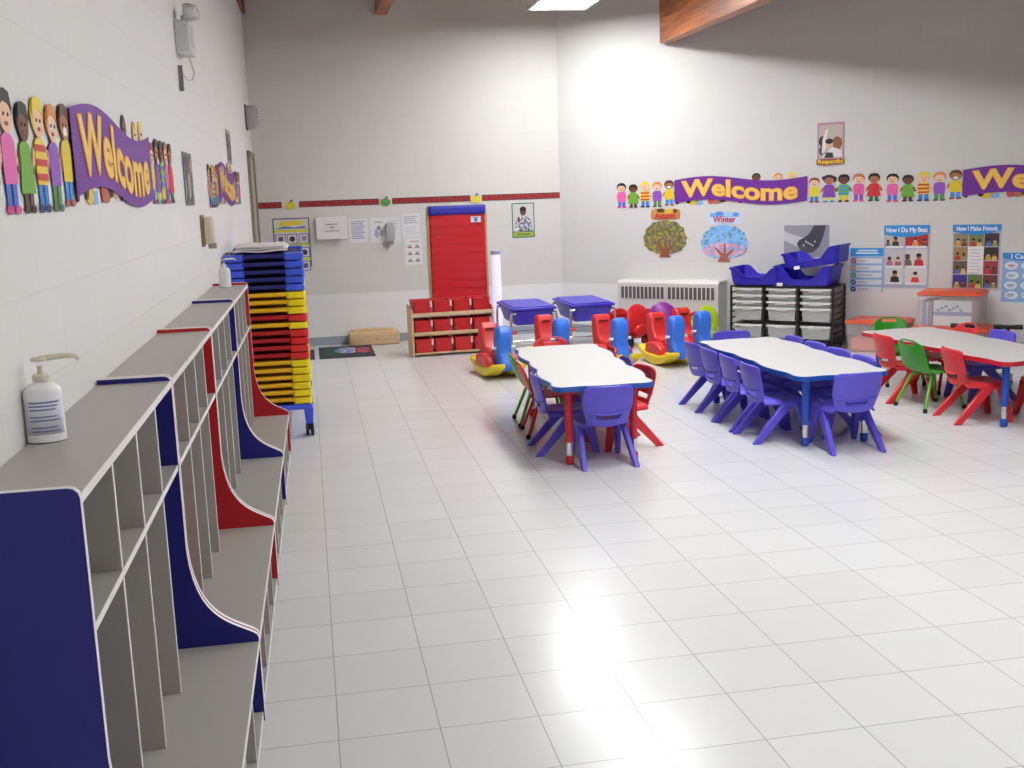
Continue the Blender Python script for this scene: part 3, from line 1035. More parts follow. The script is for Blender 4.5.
def ride_on(col, label, x, y, rz):
    t = thing('ride_on_toy', label, 'ride-on toy', (x, y, 0), R(rz), 'round shelled ride-on toys before the heater')
    t.scale = (1.18, 1.18, 1.18)
    m = M('ride_%s' % col[0], col[1], .35)
    mb = MB(); mb.lathe([(.0, -.20), (.06, -.19), (.10, -.12), (.115, 0), (.10, .12), (.06, .19), (.0, .20)], (0, 0, .15), m, 20, 'y', sx=.75)
    obj('body', mb, t)
    for yy, zz, tl, nm in ((.15, .205, 18, 'front_shell'), (-.14, .255, -14, 'seat_shell')):
        mb = MB(); mb.lathe([(.0, -.028), (.05, -.027), (.095, -.018), (.118, -.004), (.118, .006), (.085, .018), (.0, .026)], (0, 0, 0), m, 28, 'y')
        mb.move(Matrix.Translation((0, yy, zz)) @ Matrix.Rotation(R(tl), 4, 'X'))
        obj(nm, mb, t)
    for wx, wy, r in ((-.10, -.13, .058), (.10, -.13, .058), (0, .20, .062)):
        mb = MB(); mb.lathe([(.02, -.022), (r - .008, -.022), (r, -.012), (r, .012), (r - .008, .022), (.02, .022)], (wx, wy, r), black_rub, 22, 'x')
        w = obj('wheel', mb, t)
        mb = MB(); mb.lathe([(.0, -.026), (.022, -.026), (.022, .026), (.0, .026)], (wx, wy, r), m, 14, 'x'); obj('hub', mb, w)
    mb = MB(); mb.tube([(-.12, .10, .285), (-.06, .11, .27), (.06, .11, .27), (.12, .10, .285)], .014, M('red_grip', (204, 40, 44), .4), 10); obj('handlebar', mb, t)
    return t
ride_on(('red', (214, 34, 40)), 'red ride-on toy with round shells standing before the heater', 3.14, 7.50, 22)
ride_on(('purple', (142, 36, 150)), 'purple ride-on toy behind the fourth rocking toy', 3.51, 7.56, -14)
ride_on(('lime', (196, 222, 30)), 'lime green ride-on toy at the right end before the heater', 3.70, 7.06, 28)

# ================================================================== BACK WALL FURNITURE
birch = wood_material('birch_wood', (206, 172, 128), (226, 198, 158), 0.5, 'X')
tan = wood_material('tan_board', (190, 150, 104), (206, 168, 122), 0.5, 'Z')
bin_red = M('red_bin_plastic', (204, 30, 36), 0.32)
bin_glint = M('pale_bin_glint', (236, 214, 210), 0.4)  # pale block paints in the light reflected off the neighbouring bin's side
t = thing('bin_shelf', 'low birch shelf rack holding twelve red bins by the back wall', 'shelf', (0.962, 7.60, 0), R(3.5))
SW, SD = .835, .30
for x in (0, SW - .018):
    mb = MB(); mb.prism([(0, 0), (SD, 0), (SD, .50), (.03, .475), (0, .46)], 'x', x, x + .018, birch); obj('side_panel', mb, t, bevel=.003)
for z in (.018, .205, .395):
    mb = MB(); mb.box(.018, SW - .018, .0, SD - .01, z, z + .012, birch); mb.box(.018, SW - .018, 0, .014, z, z + (.038 if z > .1 else .02), birch); obj('shelf_board', mb, t, bevel=.002)
def make_bin():
    b = thing('red_bin', 'x', 'bin', (0, 0, 0), R(3.5), 'red bins on the birch shelf')
    mb = MB()
    lo, hi = rrect(-.080, .080, 0.008, .245, .012, 3), rrect(-.090, .090, 0, .262, .012, 3)
    A, Bv, Cc = mb.add([(p[0], p[1], 0) for p in lo]), mb.add([(p[0], p[1], .135) for p in hi]), mb.add([(p[0] * 1.07, p[1] * 1.03 - .004, .137) for p in hi])
    mb.face(A[::-1], bin_red)
    for i in range(len(lo)):
        j = (i + 1) % len(lo)
        mb.face((A[i], A[j], Bv[j], Bv[i]), bin_red); mb.face((Bv[i], Bv[j], Cc[j], Cc[i]), bin_red)
    obj('bin_body', mb, b, solid=.004)
    mb = MB(); mb.box(.076, .094, -.008, .03, .075, .136, bin_glint); obj('side_glint', mb, b, bevel=.003)
    return b
bproto = None
tiers = (('top', .412), ('middle', .222), ('bottom', .036))
nth = ('leftmost', 'second from left', 'third from left', 'rightmost')
for tn, z in tiers:
    for k in range(4):
        a = R(3.5)
        lx, ly = .018 + (SW - .036) * (k + .5) / 4, .018
        if tn == 'top': ly = .018
        loc = Vector((0.962 + lx * math.cos(a) - ly * math.sin(a), 7.60 + lx * math.sin(a) + ly * math.cos(a), z))
        lab = 'red plastic bin, %s on the %s tier of the birch shelf' % (nth[k], tn)
        if bproto is None:
            bproto = make_bin(); bproto.location = loc; bproto['label'] = lab
        else:
            dup(bproto, loc, a, lab)
# water tables
wt_m = M('water_table_blue', (62, 52, 196), 0.35)
redk = M('red_knob', (206, 40, 40), .4)
def water_table(x, y, rz, label):
    t = thing('sand_table', label, 'play table', (x, y, 0), R(rz), 'blue lidded sand and water tables')
    w, d, h = .232, .40, .472
    mb = MB(); mb.prism(rrect(-w, w, -d, d, .03, 4), 'z', h - .025, h, wt_m); mb.prism(rrect(-w + .03, w - .03, -d + .03, d - .03, .03, 4), 'z', h, h + .012, wt_m); obj('lid', mb, t, bevel=.006)
    mb = MB()
    hi, lo = rrect(-w + .02, w - .02, -d + .02, d - .02, .03, 4), rrect(-w + .065, w - .065, -d + .07, d - .07, .04, 4)
    A, Bv = mb.add([(p[0], p[1], h - .025) for p in hi]), mb.add([(p[0], p[1], h - .175) for p in lo])
    mb.face(Bv[::-1], wt_m); mb.face(A, wt_m)
    for i in range(len(lo)):
        j = (i + 1) % len(lo)
        mb.face((Bv[i], Bv[j], A[j], A[i]), wt_m)
    obj('basin', mb, t, bevel=.01)
    for sx in (-1, 1):
        for sy in (-1, 1):
            mb = MB(); mb.tube([(sx * (w - .05), sy * (d - .012), h - .05), (sx * (w - .012), sy * (d - .012), h - .055), (sx * (w - .006), sy * (d - .010), h - .11), (sx * (w - .004), sy * (d - .008), .0)], .013, chrome, 12)
            obj('leg', mb, t)
    for sy in (-1, 1):
        mb = MB(); mb.tube([(-w + .01, sy * (d - .01), .15), (w - .01, sy * (d - .01), .15)], .009, chrome, 10); obj('crossbar', mb, t)
    mb = MB(); mb.tube([(-w - .005, -d + .0, .235), (-w + .055, -d - .01, .235)], .013, redk, 10); obj('drain_knob', mb, t)
    return t
water_table(2.115, 7.62, 0, 'blue lidded sand table at the left, beside the glowing tube')
water_table(2.715, 7.66, 0, 'blue lidded sand table at the right, before the angled wall')
# bubble tube lamp
tube_glow = M('glowing_tube', (226, 222, 250), 0.15, emit=((214, 204, 255), 0.55))
t = thing('bubble_lamp', 'tall pale violet glowing bubble tube between shelf and sand table', 'lamp', (1.965, 8.42, 0))
mb = MB(); mb.lathe([(.13, 0), (.13, .10), (.11, .12), (.06, .125)], (0, 0, 0), white_pl, 28); obj('base', mb, t)
mb = MB(); mb.lathe([(.05, .125), (.05, .94)], (0, 0, 0), tube_glow, 28); obj('tube', mb, t)
mb = MB(); mb.lathe([(.053, .93), (.053, .97), (.045, .977)], (0, 0, 0), M('lamp_cap', (170, 170, 190), .4), 28); obj('cap', mb, t)
# low wooden box
t = thing('wooden_box', 'low pale wooden drawer box on the floor against the back wall', 'box', (0.385, 8.69, 0))
mb = MB(); mb.box(0, .54, 0, .205, 0.0, .135, birch); obj('carcass', mb, t, bevel=.003)
mb = MB(); mb.box(.012, .528, -.012, .0, .008, .118, birch); d = obj('drawer_front', mb, t, bevel=.003)
mb = MB(); mb.lathe([(.014, -.022), (.012, -.012), (.006, 0)], (.29, -.012, .065), tan, 14, 'y'); obj('knob', mb, d)
mb = MB(); mb.box(.03, .48, .10, .19, .135, .165, birch); obj('top_tray', mb, t, bevel=.003)
# floor mats
mat_m = speckle_material('dark_mat_pile', [(52, 50, 62), (60, 58, 70), (46, 44, 54), (66, 60, 74)], 60, .95)
def floor_mat(x0, x1, y0, y1, label, design):
    mb = MB(); mb.prism(rrect(x0, x1, y0, y1, .01, 3), 'z', .0005, .008, mat_m)
    cx, cy = (x0 + x1) / 2, (y0 + y1) / 2
    o = obj('floor_mat', mb, bevel=.002)
    tag(o, label, 'mat', 'dark floor mats by the back wall')
    if design:
        mb = MB(); mb.prism(disc(cx - .15, cy - .02, .11, .26, 22), 'z', .008, .0095, M('mat_green', (40, 78, 54), .95)); obj('green_design', mb, o)
        mb = MB(); mb.prism(disc(cx + .02, cy + .05, .14, .20, 22), 'z', .0095, .011, speckle_material('mat_grey_blue', [(150, 160, 190), (90, 110, 170), (190, 186, 190)], 22, .95)); obj('grey_blue_design', mb, o)
        mb = MB(); mb.prism(disc(cx + .17, cy + .02, .085, .22, 22), 'z', .011, .0125, speckle_material('mat_red', [(164, 40, 54), (140, 44, 66), (170, 90, 96)], 24, .95)); obj('red_design', mb, o)
    return o
floor_mat(.05, .61, 7.87, 8.68, 'dark floor mat with green, grey and red design before the wooden box', True)
floor_mat(-.50, .005, 7.87, 8.55, 'dark floor mat mostly hidden behind the stacked cots', False)

# ================================================================== BACK WALL PAPERS
border_m = speckle_material('border_print', [(166, 40, 44), (150, 34, 40), (172, 52, 52)], 40)
blk_print = paper_col((40, 22, 24))
for (a, b, lab) in ((-.50, -.235, 'short red wall border strip at the left corner, before the yellow apple'), (-.055, .795, 'red wall border strip between the yellow and green apples'),
                    (.935, 1.79, 'red wall border strip above the left of the pocket chart'), (1.92, 2.795, 'red wall border strip above the poster, reaching the corner')):
    t = wthing('border_strip', lab, 'wall border', 'B', a, 1.493, 0, 'red wall border strips')
    w = b - a
    flat('paper_band', t, [(quad(0, w, 0, .064), border_m, 0)])
    its = [(quad(0, w, 0, .007), (40, 22, 24), 1), (quad(0, w, .057, .064), (40, 22, 24), 1)]
    n = int(w / .05)
    for k in range(n):
        x = (k + .5) * w / n
        its.append(([(x - .012, .032), (x, .022), (x + .012, .032), (x, .042)], (96, 26, 32), 1))
    flat('printed_pattern', t, its)
for (u, c, lab) in ((-.145, (214, 206, 52), 'yellow paper apple near the left corner of the back wall'), (.862, (92, 158, 84), 'green paper apple in the middle of the wall border'), (1.85, (228, 214, 60), 'yellow paper apple above the red pocket chart')):
    t = wthing('paper_apple', lab, 'wall cutout', 'B', u, 1.515, 0.004, 'paper apples in the wall border')
    pl = []
    for k in range(28):
        a = 2 * PI * k / 28
        r = .048 * (1 - .22 * max(0, math.sin(a)) ** 8) * (1 + .06 * math.cos(2 * a))
        pl.append((r * math.cos(a) * 1.08, r * math.sin(a) * .95))
    flat('apple', t, [(pl, c, 0)])
    flat('stem', t, [([(-.004, .03), (.006, .03), (.012, .062), (.004, .064)], (70, 48, 30), 1)])
    flat('leaf', t, [([(.006, .045), (.022, .062), (.036, .058), (.024, .046)], (70, 120, 50), 2)])

def poster(name, label, cat, fr, u0, u1, z0, z1, col, group=None, off=0.0):
    t = wthing(name, label, cat, fr, u0, z0, off, group)
    flat('sheet', t, [(quad(0, u1 - u0, 0, z1 - z0), col, 0)])
    return t, u1 - u0, z1 - z0
def lines(parent, x0, x1, ys, h, col, layer=1, ragged=.25, name='text_lines'):
    its = []
    for k, y in enumerate(ys):
        e = x1 - (x1 - x0) * ragged * ((k * 37 % 10) / 10)
        its.append((quad(x0, e, y, y + h), col, layer))
    return flat(name, parent, its)
# colourful schedule chart behind the cots
t, w, h = poster('schedule_chart', 'purple bordered picture schedule chart behind the top of the cots', 'poster', 'B', -.345, .040, .86, 1.385, (86, 76, 140))
flat('panel', t, [(quad(.012, w - .012, .012, h - .012), (206, 206, 214), 1)])
flat('header', t, [(quad(.012, w - .012, h - .115, h - .015), (212, 214, 190), 2), ([(.06, h - .085), (.30, h - .075), (.31, h - .03), (.09, h - .035)], (232, 212, 56), 3), ([(.03, h - .11), (.12, h - .085), (.22, h - .10), (.33, h - .09), (.35, h - .114)], (96, 120, 196), 3)])
its = []
for r_ in range(3):
    y = h - .15 - r_ * .15
    its.append((quad(.012, w - .012, y, y + .028), (214, 216, 60), 2))
flat('yellow_bands', t, its)
for r_ in range(3):
    for c_ in range(3):
        x, y = .022 + c_ * .122, h - .275 - r_ * .145
        f = flat('picture_card', t, [(quad(x, x + .105, y, y + .105), (96, 90, 140), 2), (quad(x + .008, x + .097, y + .008, y + .097), (218, 216, 222), 3),
             (disc(x + .052, y + .052, .03, n=14) if (r_ + c_) % 2 else quad(x + .03, x + .078, y + .03, y + .08), ((90, 84, 100), (60, 44, 40), (150, 140, 170))[(r_ * 2 + c_) % 3], 4)])
# white wall box with a notice
t = wthing('wall_box', 'white shallow wall cabinet with a typed notice on its door', 'wall box', 'B', .108, 1.145, 0)
mb = MB(); mb.box(0, .325, -.07, 0, 0, .235, white_m); obj('cabinet', mb, t, bevel=.004)
f = Flat(); f.prism(quad(.085, .245, .07, .175), 'y', -.0715, -.070, paper_col((222, 220, 222)))
for (a, b, y) in ((.10, .225, .155), (.14, .19, .125), (.155, .175, .115), (.10, .20, .085), (.205, .235, .085)):
    f.prism(quad(a, b, y, y + .008), 'y', -.0725, -.0715, paper_col((120, 118, 124)))
obj('typed_notice', f, t, smooth=False)
t, w, h = poster('notice_sheet', 'white typed notice sheet right beside the white wall box', 'notice', 'B', .46, .655, 1.095, 1.35, (228, 228, 232))
lines(t, .02, w - .02, [h - .035 - k * .02 for k in range(10)], .011, (166, 166, 190))
t, w, h = poster('notice_sheet', 'white notice with a coloured picture left of the grey dispenser', 'notice', 'B', .69, .855, 1.085, 1.35, (226, 226, 228))
lines(t, .04, w - .04, [h - .05], .014, (196, 180, 110), name='heading')
flat('picture', t, [(disc(.06, .10, .022, .05), (160, 180, 206), 1), (disc(.11, .11, .02, .045), (176, 196, 176), 1), (disc(.085, .16, .02, .02), (120, 130, 150), 1)])
t, w, h = poster('notice_sheet', 'white notice partly behind the grey dispenser', 'notice', 'B', .86, 1.01, 1.085, 1.35, (224, 224, 226))
lines(t, .02, w - .02, [h - .04 - k * .03 for k in range(5)], .010, (196, 196, 204))
t = wthing('soap_dispenser', 'grey wall dispenser hanging over the white notices', 'dispenser', 'B', .895, 1.06, .004)
mb = MB(); mb.prism(rrect(-.045, .045, .03, .24, .03), 'y', -.075, 0, M('dispenser_grey', (176, 176, 178), .3)); obj('housing', mb, t, bevel=.012, seg=3)
mb = MB(); mb.prism(rrect(-.028, .028, .0, .045, .012), 'y', -.062, -.012, M('dispenser_lever', (150, 150, 154), .35)); obj('push_lever', mb, t, bevel=.005)
t, w, h = poster('notice_sheet', 'white typed page to the right of the grey dispenser', 'notice', 'B', 1.03, 1.22, 1.125, 1.385, (228, 228, 230))
lines(t, .02, w - .02, [h - .04 - k * .022 for k in range(4)], .012, (180, 180, 188)); lines(t, .02, w - .02, [h - .15 - k * .022 for k in range(4)], .006, (200, 200, 206), name='fine_print')
t, w, h = poster('notice_sheet', 'white sheet with six small drawings below the typed page', 'notice', 'B', 1.045, 1.235, .83, 1.118, (230, 230, 230))
flat('heading', t, [(quad(.06, .165, h - .04, h - .028), (214, 150, 150), 1)])
for r_ in range(3):
    for c_ in range(2):
        x, y = .03 + c_ * .08, h - .105 - r_ * .075
        flat('drawing', t, [(quad(x, x + .052, y, y + .014), (120, 116, 120), 1), (disc(x + .026, y + .024, .016, .014, 10), (180, 170, 172), 1)])
# red pocket chart on its board
t = wthing('pocket_chart', 'tall red pocket chart with blue top band on a tan board', 'pocket chart', 'B', 1.30, .42, 0)
mb = MB(); mb.box(0, .66, -.018, -.001, 0, 1.03, tan); obj('board', mb, t, bevel=.003)
chart_m = M('red_chart_vinyl', (206, 26, 34), 0.5, bump=.25, scale=9, var=.06)
mb = MB()
def chart(s, v):
    x = .022 + .615 * s
    z = .01 + 1.02 * v
    return (x, -.024 - .004 * math.sin(7 * s + 5 * v) * math.sin(9 * v) , z)
mb.grid(chart, 16, 44, chart_m); obj('chart_cloth', mb, t, solid=.003)
mb = MB(); mb.grid(lambda s, v: (.016 + .627 * s, -.034 - .003 * math.sin(11 * s), .935 + .10 * v), 16, 3, M('blue_chart_band', (44, 48, 168), .5)); obj('top_band', mb, t, solid=.003)
pocket_m = M('clear_vinyl', (208, 34, 42), 0.3)
for k in range(9):
    z = .04 + k * .098
    mb = MB(); mb.grid(lambda s, v: (.035 + .59 * s, -.0305 - .0025 * math.sin(5 * s + k) ** 2 - .001 * v, z + .06 * v), 14, 2, pocket_m); obj('clear_pocket', mb, t, solid=.0012, smooth=False)
f = Flat(); f.prism(quad(.48, .59, .845, .91), 'y', -.045, -.043, paper_col((222, 222, 226))); f.prism(disc(.535, .872, .022, .02, 12), 'y', -.0465, -.045, paper_col((90, 120, 190))); f.prism(quad(.50, .57, .893, .902), 'y', -.0465, -.045, paper_col((120, 120, 150)))
obj('label_card', f, t, smooth=False)
# poster of a child in a chequered shirt
t, w, h = poster('child_poster', 'green framed poster of a child in a chequered shirt, back wall', 'poster', 'B', 2.245, 2.50, 1.075, 1.455, (78, 120, 84))
flat('photo', t, [(quad(.012, w - .012, .07, h - .012), (206, 206, 204), 1), ([(.03, .07), (.045, .19), (.09, .235), (.16, .235), (.215, .19), (.23, .07)], speckle_material('check_shirt', [(220, 220, 224), (90, 90, 104), (150, 150, 160)], 55), 2),
     (disc(.127, .285, .034, .045), (104, 70, 52), 3), (disc(.127, .312, .036, .028, 16), (28, 24, 24), 4), (disc(.075, .20, .016, .03), (116, 80, 60), 4)])
flat('caption_band', t, [(quad(.012, w - .012, .012, .06), (170, 186, 60), 1), (quad(.05, w - .05, .026, .046), (110, 140, 60), 2)])

# ================================================================== WELCOME BANNERS
SK = {'d': (112, 66, 40), 'm': (178, 116, 76), 'l': (240, 196, 164)}
def kid(parent, u, w0, h, skin, hair, shirt, pants, shoe, arms=0, dress=False, stripes=None, smile=False, puff=False, glasses=False):
    """a paper cut-out child: h tall, feet at w0"""
    s = h / .27
    I = []
    X = s * 1.22
    def P(pts): return [(u + x * X, w0 + y * s) for x, y in pts]
    def D(x, y, rx, ry=None, n=16): return disc(u + x * X, w0 + y * s, rx * X, (ry if ry else rx) * s, n)
    I.append((P([(-.035, .0), (-.006, .0), (-.006, .085), (-.036, .085)]), pants, 0)); I.append((P([(.006, .0), (.035, .0), (.036, .085), (.006, .085)]), pants, 0))
    I.append((D(-.027, .006, .02, .010), shoe, 1)); I.append((D(.027, .006, .02, .010), shoe, 1))
    I.append((P([(-.048, .150), (-.070, .105), (-.058, .092), (-.036, .125)]), SK[skin], 0)); I.append((P([(.048, .150), (.070, .105), (.058, .092), (.036, .125)]), SK[skin], 0))
    body = [(-.040, .062), (.040, .062), (.044, .12), (.040, .160), (.018, .172), (-.018, .172), (-.040, .160), (-.044, .12)]
    if dress: body = [(-.056, .045), (.056, .045), (.042, .12), (.040, .160), (.018, .172), (-.018, .172), (-.040, .160), (-.042, .12)]
    I.append((P(body), shirt, 1))
    if stripes:
        for k in range(3):
            y = .072 + k * .034
            I.append((P([(-.040, y), (.040, y), (.042, y + .016), (-.042, y + .016)]), stripes, 2))
    I.append((D(0, .222, .048, .046), hair, 1))
    if puff: I.append((D(.040, .222, .024, .03), hair, 0)); I.append((D(-.040, .235, .02), hair, 0))
    I.append((D(0, .207, .039, .036), SK[skin], 2))
    I.append((P([(-.044, .225), (-.03, .262), (.0, .268), (.03, .262), (.044, .225), (.018, .236), (-.012, .240)]), hair, 3))
    for e in (-.014, .014): I.append((D(e, .212, .0045, n=8), (30, 22, 20), 3))
    if glasses:
        for e in (-.016, .016): I.append((D(e, .212, .011, n=10), (240, 240, 240), 3)); I.append((D(e, .212, .0045, n=8), (30, 22, 20), 4))
    if smile: I.append((D(0, .194, .018, .013, 12), (250, 246, 244), 3))
    else: I.append((D(0, .192, .011, .005, 10), (176, 60, 60), 3))
    return flat('child_figure', parent, I)
def head(parent, u, w, skin, hair, s=1.0):
    return flat('peeking_head', parent, [(disc(u, w + .012 * s, .046 * s, .040 * s), hair, 0), (disc(u, w, .038 * s, .034 * s), SK[skin], 1), (disc(u - .013, w + .004, .004, n=8), (30, 22, 20), 2), (disc(u + .013, w + .004, .004, n=8), (30, 22, 20), 2)])
purple, gold = (112, 40, 150), M('print_gold', (246, 202, 92), .5)
gold_rim = M('print_gold_rim', (240, 150, 60), .5)
def banner(fr, u0, z0, label, right_kids=True, flagA=.032):
    t = wthing('welcome_banner', label, 'banner', fr, u0, z0, 0.001, 'Welcome banners with paper children')
    K = [('l', (24, 20, 24), (232, 104, 176), (70, 110, 210), (214, 60, 130), {}), ('d', (34, 26, 26), (112, 172, 50), (90, 70, 60), (60, 30, 30), {'dress': True}),
         ('l', (240, 214, 60), (238, 206, 60), (52, 130, 210), (30, 40, 90), {'stripes': (206, 56, 44)}), ('l', (226, 140, 70), (146, 84, 190), (86, 140, 80), (70, 110, 70), {'glasses': True}),
         ('m', (92, 56, 40), (232, 202, 44), (56, 140, 222), (176, 90, 70), {'smile': True})]
    for k, (sk, hr, sh_, pt, so, kw) in enumerate(K):
        kid(t, .065 + k * .139, .0 + (.012 if k == 4 else 0), (.262, .245, .268, .262, .262)[k], sk, hr, sh_, pt, so, **kw)
    F0, FL = .682, 1.402
    def wave(s): return flagA * math.sin(2 * PI * s) - .004 * s
    def cy(u): return .150 + wave((u - F0) / FL)
    # children behind and below the flag
    for s, sk, hr in ((.63, 'd', (30, 24, 24)), (.79, 'l', (222, 150, 60)), (.89, 'l', (240, 220, 70))):
        u = F0 + FL * s
        head(t, u, cy(u) + .135, sk, hr)
    flat('crawling_child', t, [(disc(F0 + .20, .045, .055, .035), (236, 196, 40), 0), (disc(F0 + .155, .05, .025), (40, 30, 30), 1), (quad(F0 + .24, F0 + .31, .012, .05), (120, 180, 230), 0)])
    flat('crawling_child', t, [(disc(F0 + .46, .05, .07, .035), SK['m'], 0), (disc(F0 + .53, .06, .04, .03), (44, 26, 30), 1), (disc(F0 + .40, .045, .03, .03), (206, 70, 80), 1)])
    flat('crawling_child', t, [(disc(F0 + .64, .055, .06, .03), SK['l'], 0)])
    flat('shoes', t, [(disc(F0 + x, y, .018, .010), (40, 30, 40), 1) for x, y in ((.03, .03), (.72, .028), (.79, .026), (.90, .018), (.97, .02))] + [(quad(F0 + x - .005, F0 + x + .005, y, y + .05), (150, 110, 90), 0) for x, y in ((.03, .03), (.72, .028), (.79, .026), (.90, .018), (.97, .02))])
    N = 40
    top = [(F0 + FL * k / N, cy(F0 + FL * k / N) + .118) for k in range(N + 1)]
    bot = [(F0 + FL * k / N, cy(F0 + FL * k / N) - .118) for k in range(N, -1, -1)]
    fl = Flat()
    for k in range(N):
        y1, y0 = -.002 - 5 * TH, -.002 - 6 * TH
        a, b = top[k], top[k + 1]
        c, d = bot[N - k - 1], bot[N - k]
        fl.hexa([(d[0], y0, d[1]), (c[0], y0, c[1]), (c[0], y1, c[1]), (d[0], y1, d[1])], [(a[0], y0, a[1]), (b[0], y0, b[1]), (b[0], y1, b[1]), (a[0], y1, a[1])], paper_col(purple))
    fo = obj('flag', fl, t, smooth=False)
    wp = lambda p, q: (p, q + wave((p - F0) / FL))
    text_mesh('lettering_rim', 'Welcome', .232, gold_rim, fo, F0 + FL * .5, .146, 7, .0105, wp, width=FL * .885)
    text_mesh('lettering', 'Welcome', .232, gold, fo, F0 + FL * .5, .146, 8, .006, wp, width=FL * .872)
    if right_kids:
        K2 = [('l', (150, 76, 40), (226, 214, 60), (60, 130, 200), (150, 60, 70), {}), ('m', (44, 30, 60), (132, 72, 170), (226, 222, 120), (90, 150, 210), {'dress': True, 'puff': True}),
              ('d', (36, 26, 26), (110, 190, 60), (232, 206, 50), (70, 50, 30), {'stripes': (60, 150, 214)}), ('l', (190, 120, 70), (228, 96, 170), (150, 80, 180), (230, 110, 160), {}), ('m', (24, 24, 22), (214, 44, 52), (40, 120, 60), (30, 90, 40), {'dress': True})]
        for k, (sk, hr, sh_, pt, so, kw) in enumerate(K2):
            kid(t, F0 + FL + .068 + k * .142, .008, .262 if k else .24, sk, hr, sh_, pt, so, **kw)
    return t
banner('W', .697, 1.372, 'purple Welcome banner on the angled wall above the two paper trees')
banner('W', 3.522, 1.37, 'purple Welcome banner cut off by the right edge of the photo')
banner('L', -.615, 1.585, 'large purple Welcome banner above the coat lockers, nearest the camera')
banner('L', 3.80, 1.555, 'far Welcome banner seen edge-on along the left wall', True)

# ================================================================== LEFT WALL FITTINGS
pic_m = speckle_material('grey_photo', [(70, 74, 80), (110, 112, 112), (150, 148, 140), (50, 54, 60)], 14)
t, w, h = poster('photo_print', 'grey photo print right after the near Welcome banner, left wall', 'picture', 'L', 2.60, 3.0, 1.575, 1.84, (104, 104, 108))
flat('photo', t, [(quad(.02, w - .02, .02, h - .02), pic_m, 1), (disc(.2, .12, .07, .09), (160, 150, 140), 2), (disc(.2, .20, .04, .045), (120, 96, 84), 3)])
t, w, h = poster('photo_print', 'small grey picture high above the far Welcome banner, left wall', 'picture', 'L', 5.50, 5.93, 1.865, 2.12, (150, 148, 140))
flat('photo', t, [(quad(.03, w - .03, .03, h - .03), pic_m, 1)])
# emergency light
em_m = M('emergency_light_grey', (206, 206, 204), .4)
t = wthing('emergency_light', 'grey emergency light box with a lamp head high on left wall', 'emergency light', 'L', 2.74, 2.325, 0)
t.scale = (.85, .85, .78)
mb = MB(); mb.box(0, .28, -.085, 0, .0, .20, em_m); obj('battery_box', mb, t, bevel=.008)
mb = MB(); mb.box(.04, .20, -.088, -.084, .05, .17, M('emergency_panel', (188, 188, 190), .4)); obj('front_panel', mb, t)
for x in (.07, .21):
    mb = MB(); mb.tube([(x, -.045, .20), (x, -.045, .235)], .012, em_m, 10)
    mb.lathe([(.0, -.055), (.034, -.05), (.044, -.02), (.046, .01), (.044, .018), (.0, .018)], (x, -.07, .265), em_m, 20, 'y')
    hd = obj('lamp_head', mb, t)
    mb = MB(); mb.lathe([(.0, -.062), (.03, -.060), (.036, -.050), (.0, -.05)], (x, -.07, .265), M('lamp_lens', (226, 226, 222), .1), 20, 'y'); obj('lens', mb, hd)
mb = MB(); mb.tube([(.22, -.05, .0), (.25, -.06, -.05), (.26, -.07, -.10), (.22, -.06, -.15), (.13, -.04, -.155), (.05, -.02, -.12), (.02, -.015, -.09)], .006, em_m, 8); obj('cable', mb, t)
mb = MB(); mb.box(-.005, .012, -.03, -.004, -.24, -.08, M('plug_grey', (120, 120, 118), .5)); obj('plug', mb, t, bevel=.003)
# horn / bell
t = wthing('wall_bell', 'grey ribbed wall bell box high near the back left corner', 'bell', 'L', 8.15, 2.28, 0)
mb = MB(); mb.prism(rrect(0, .20, 0, .22, .03), 'y', -.11, 0, M('bell_grey', (168, 168, 166), .45)); obj('bell_box', mb, t, bevel=.02, seg=3)
mb = MB(); mb.box(-.01, .21, -.012, 0, -.01, .23, M('bell_plate', (90, 88, 84), .5)); obj('back_plate', mb, t)
mb = MB()
for k in range(5): mb.box(.03, .17, -.116, -.108, .04 + k * .033, .054 + k * .033, M('bell_slots', (128, 128, 126), .5))
obj('grille', mb, t)
# towel / soap dispenser
t = wthing('towel_dispenser', 'beige wall dispenser with brown back above the lockers', 'dispenser', 'L', 3.20, 1.345, 0)
mb = MB(); mb.box(0, .14, -.012, 0, 0, .175, M('dispenser_brown', (150, 124, 92), .5)); obj('back_plate', mb, t, bevel=.004)
mb = MB(); mb.prism(rrect(.01, .13, .015, .165, .02), 'y', -.065, -.012, M('dispenser_beige', (206, 196, 174), .4)); obj('cover', mb, t, bevel=.015, seg=3)
mb = MB(); mb.box(.05, .09, -.075, -.03, -.012, .02, M('dispenser_spout', (170, 160, 140), .4)); obj('spout', mb, t, bevel=.003)

# ================================================================== RIGHT WALL PAPERS
# respect poster
t, w, h = poster('child_poster', 'pink framed poster of a child raising a hand, high above the banner', 'poster', 'W', 2.872, 3.132, 1.736, 2.13, (186, 140, 156))
flat('photo', t, [(quad(.016, w - .016, .06, h - .02), (198, 184, 172), 1), (disc(.05, .22, .035, .05), (54, 44, 46), 2), (disc(.19, .20, .05, .06), (150, 96, 60), 2), (disc(.05, .13, .035, .045), (80, 74, 96), 2),
     ([(.05, .09), (.10, .12), (.14, .165), (.19, .15), (.235, .12), (.24, .07), (.06, .065)], (224, 220, 222), 3), ([(.045, .10), (.05, .24), (.085, .33), (.105, .33), (.085, .22), (.08, .12)], (228, 222, 220), 3), (disc(.118, .19, .036, .042), (222, 180, 150), 4), (disc(.115, .218, .038, .025), (46, 34, 34), 5), ([(.07, .065), (.09, .115), (.15, .11), (.16, .065)], (54, 60, 54), 5)])
flat('caption_band', t, [([(-.004, .0), (.08, -.008), (.18, -.003), (w + .004, .004), (w + .004, .055), (.16, .05), (.08, .052), (-.004, .05)], (150, 80, 50), 6)])
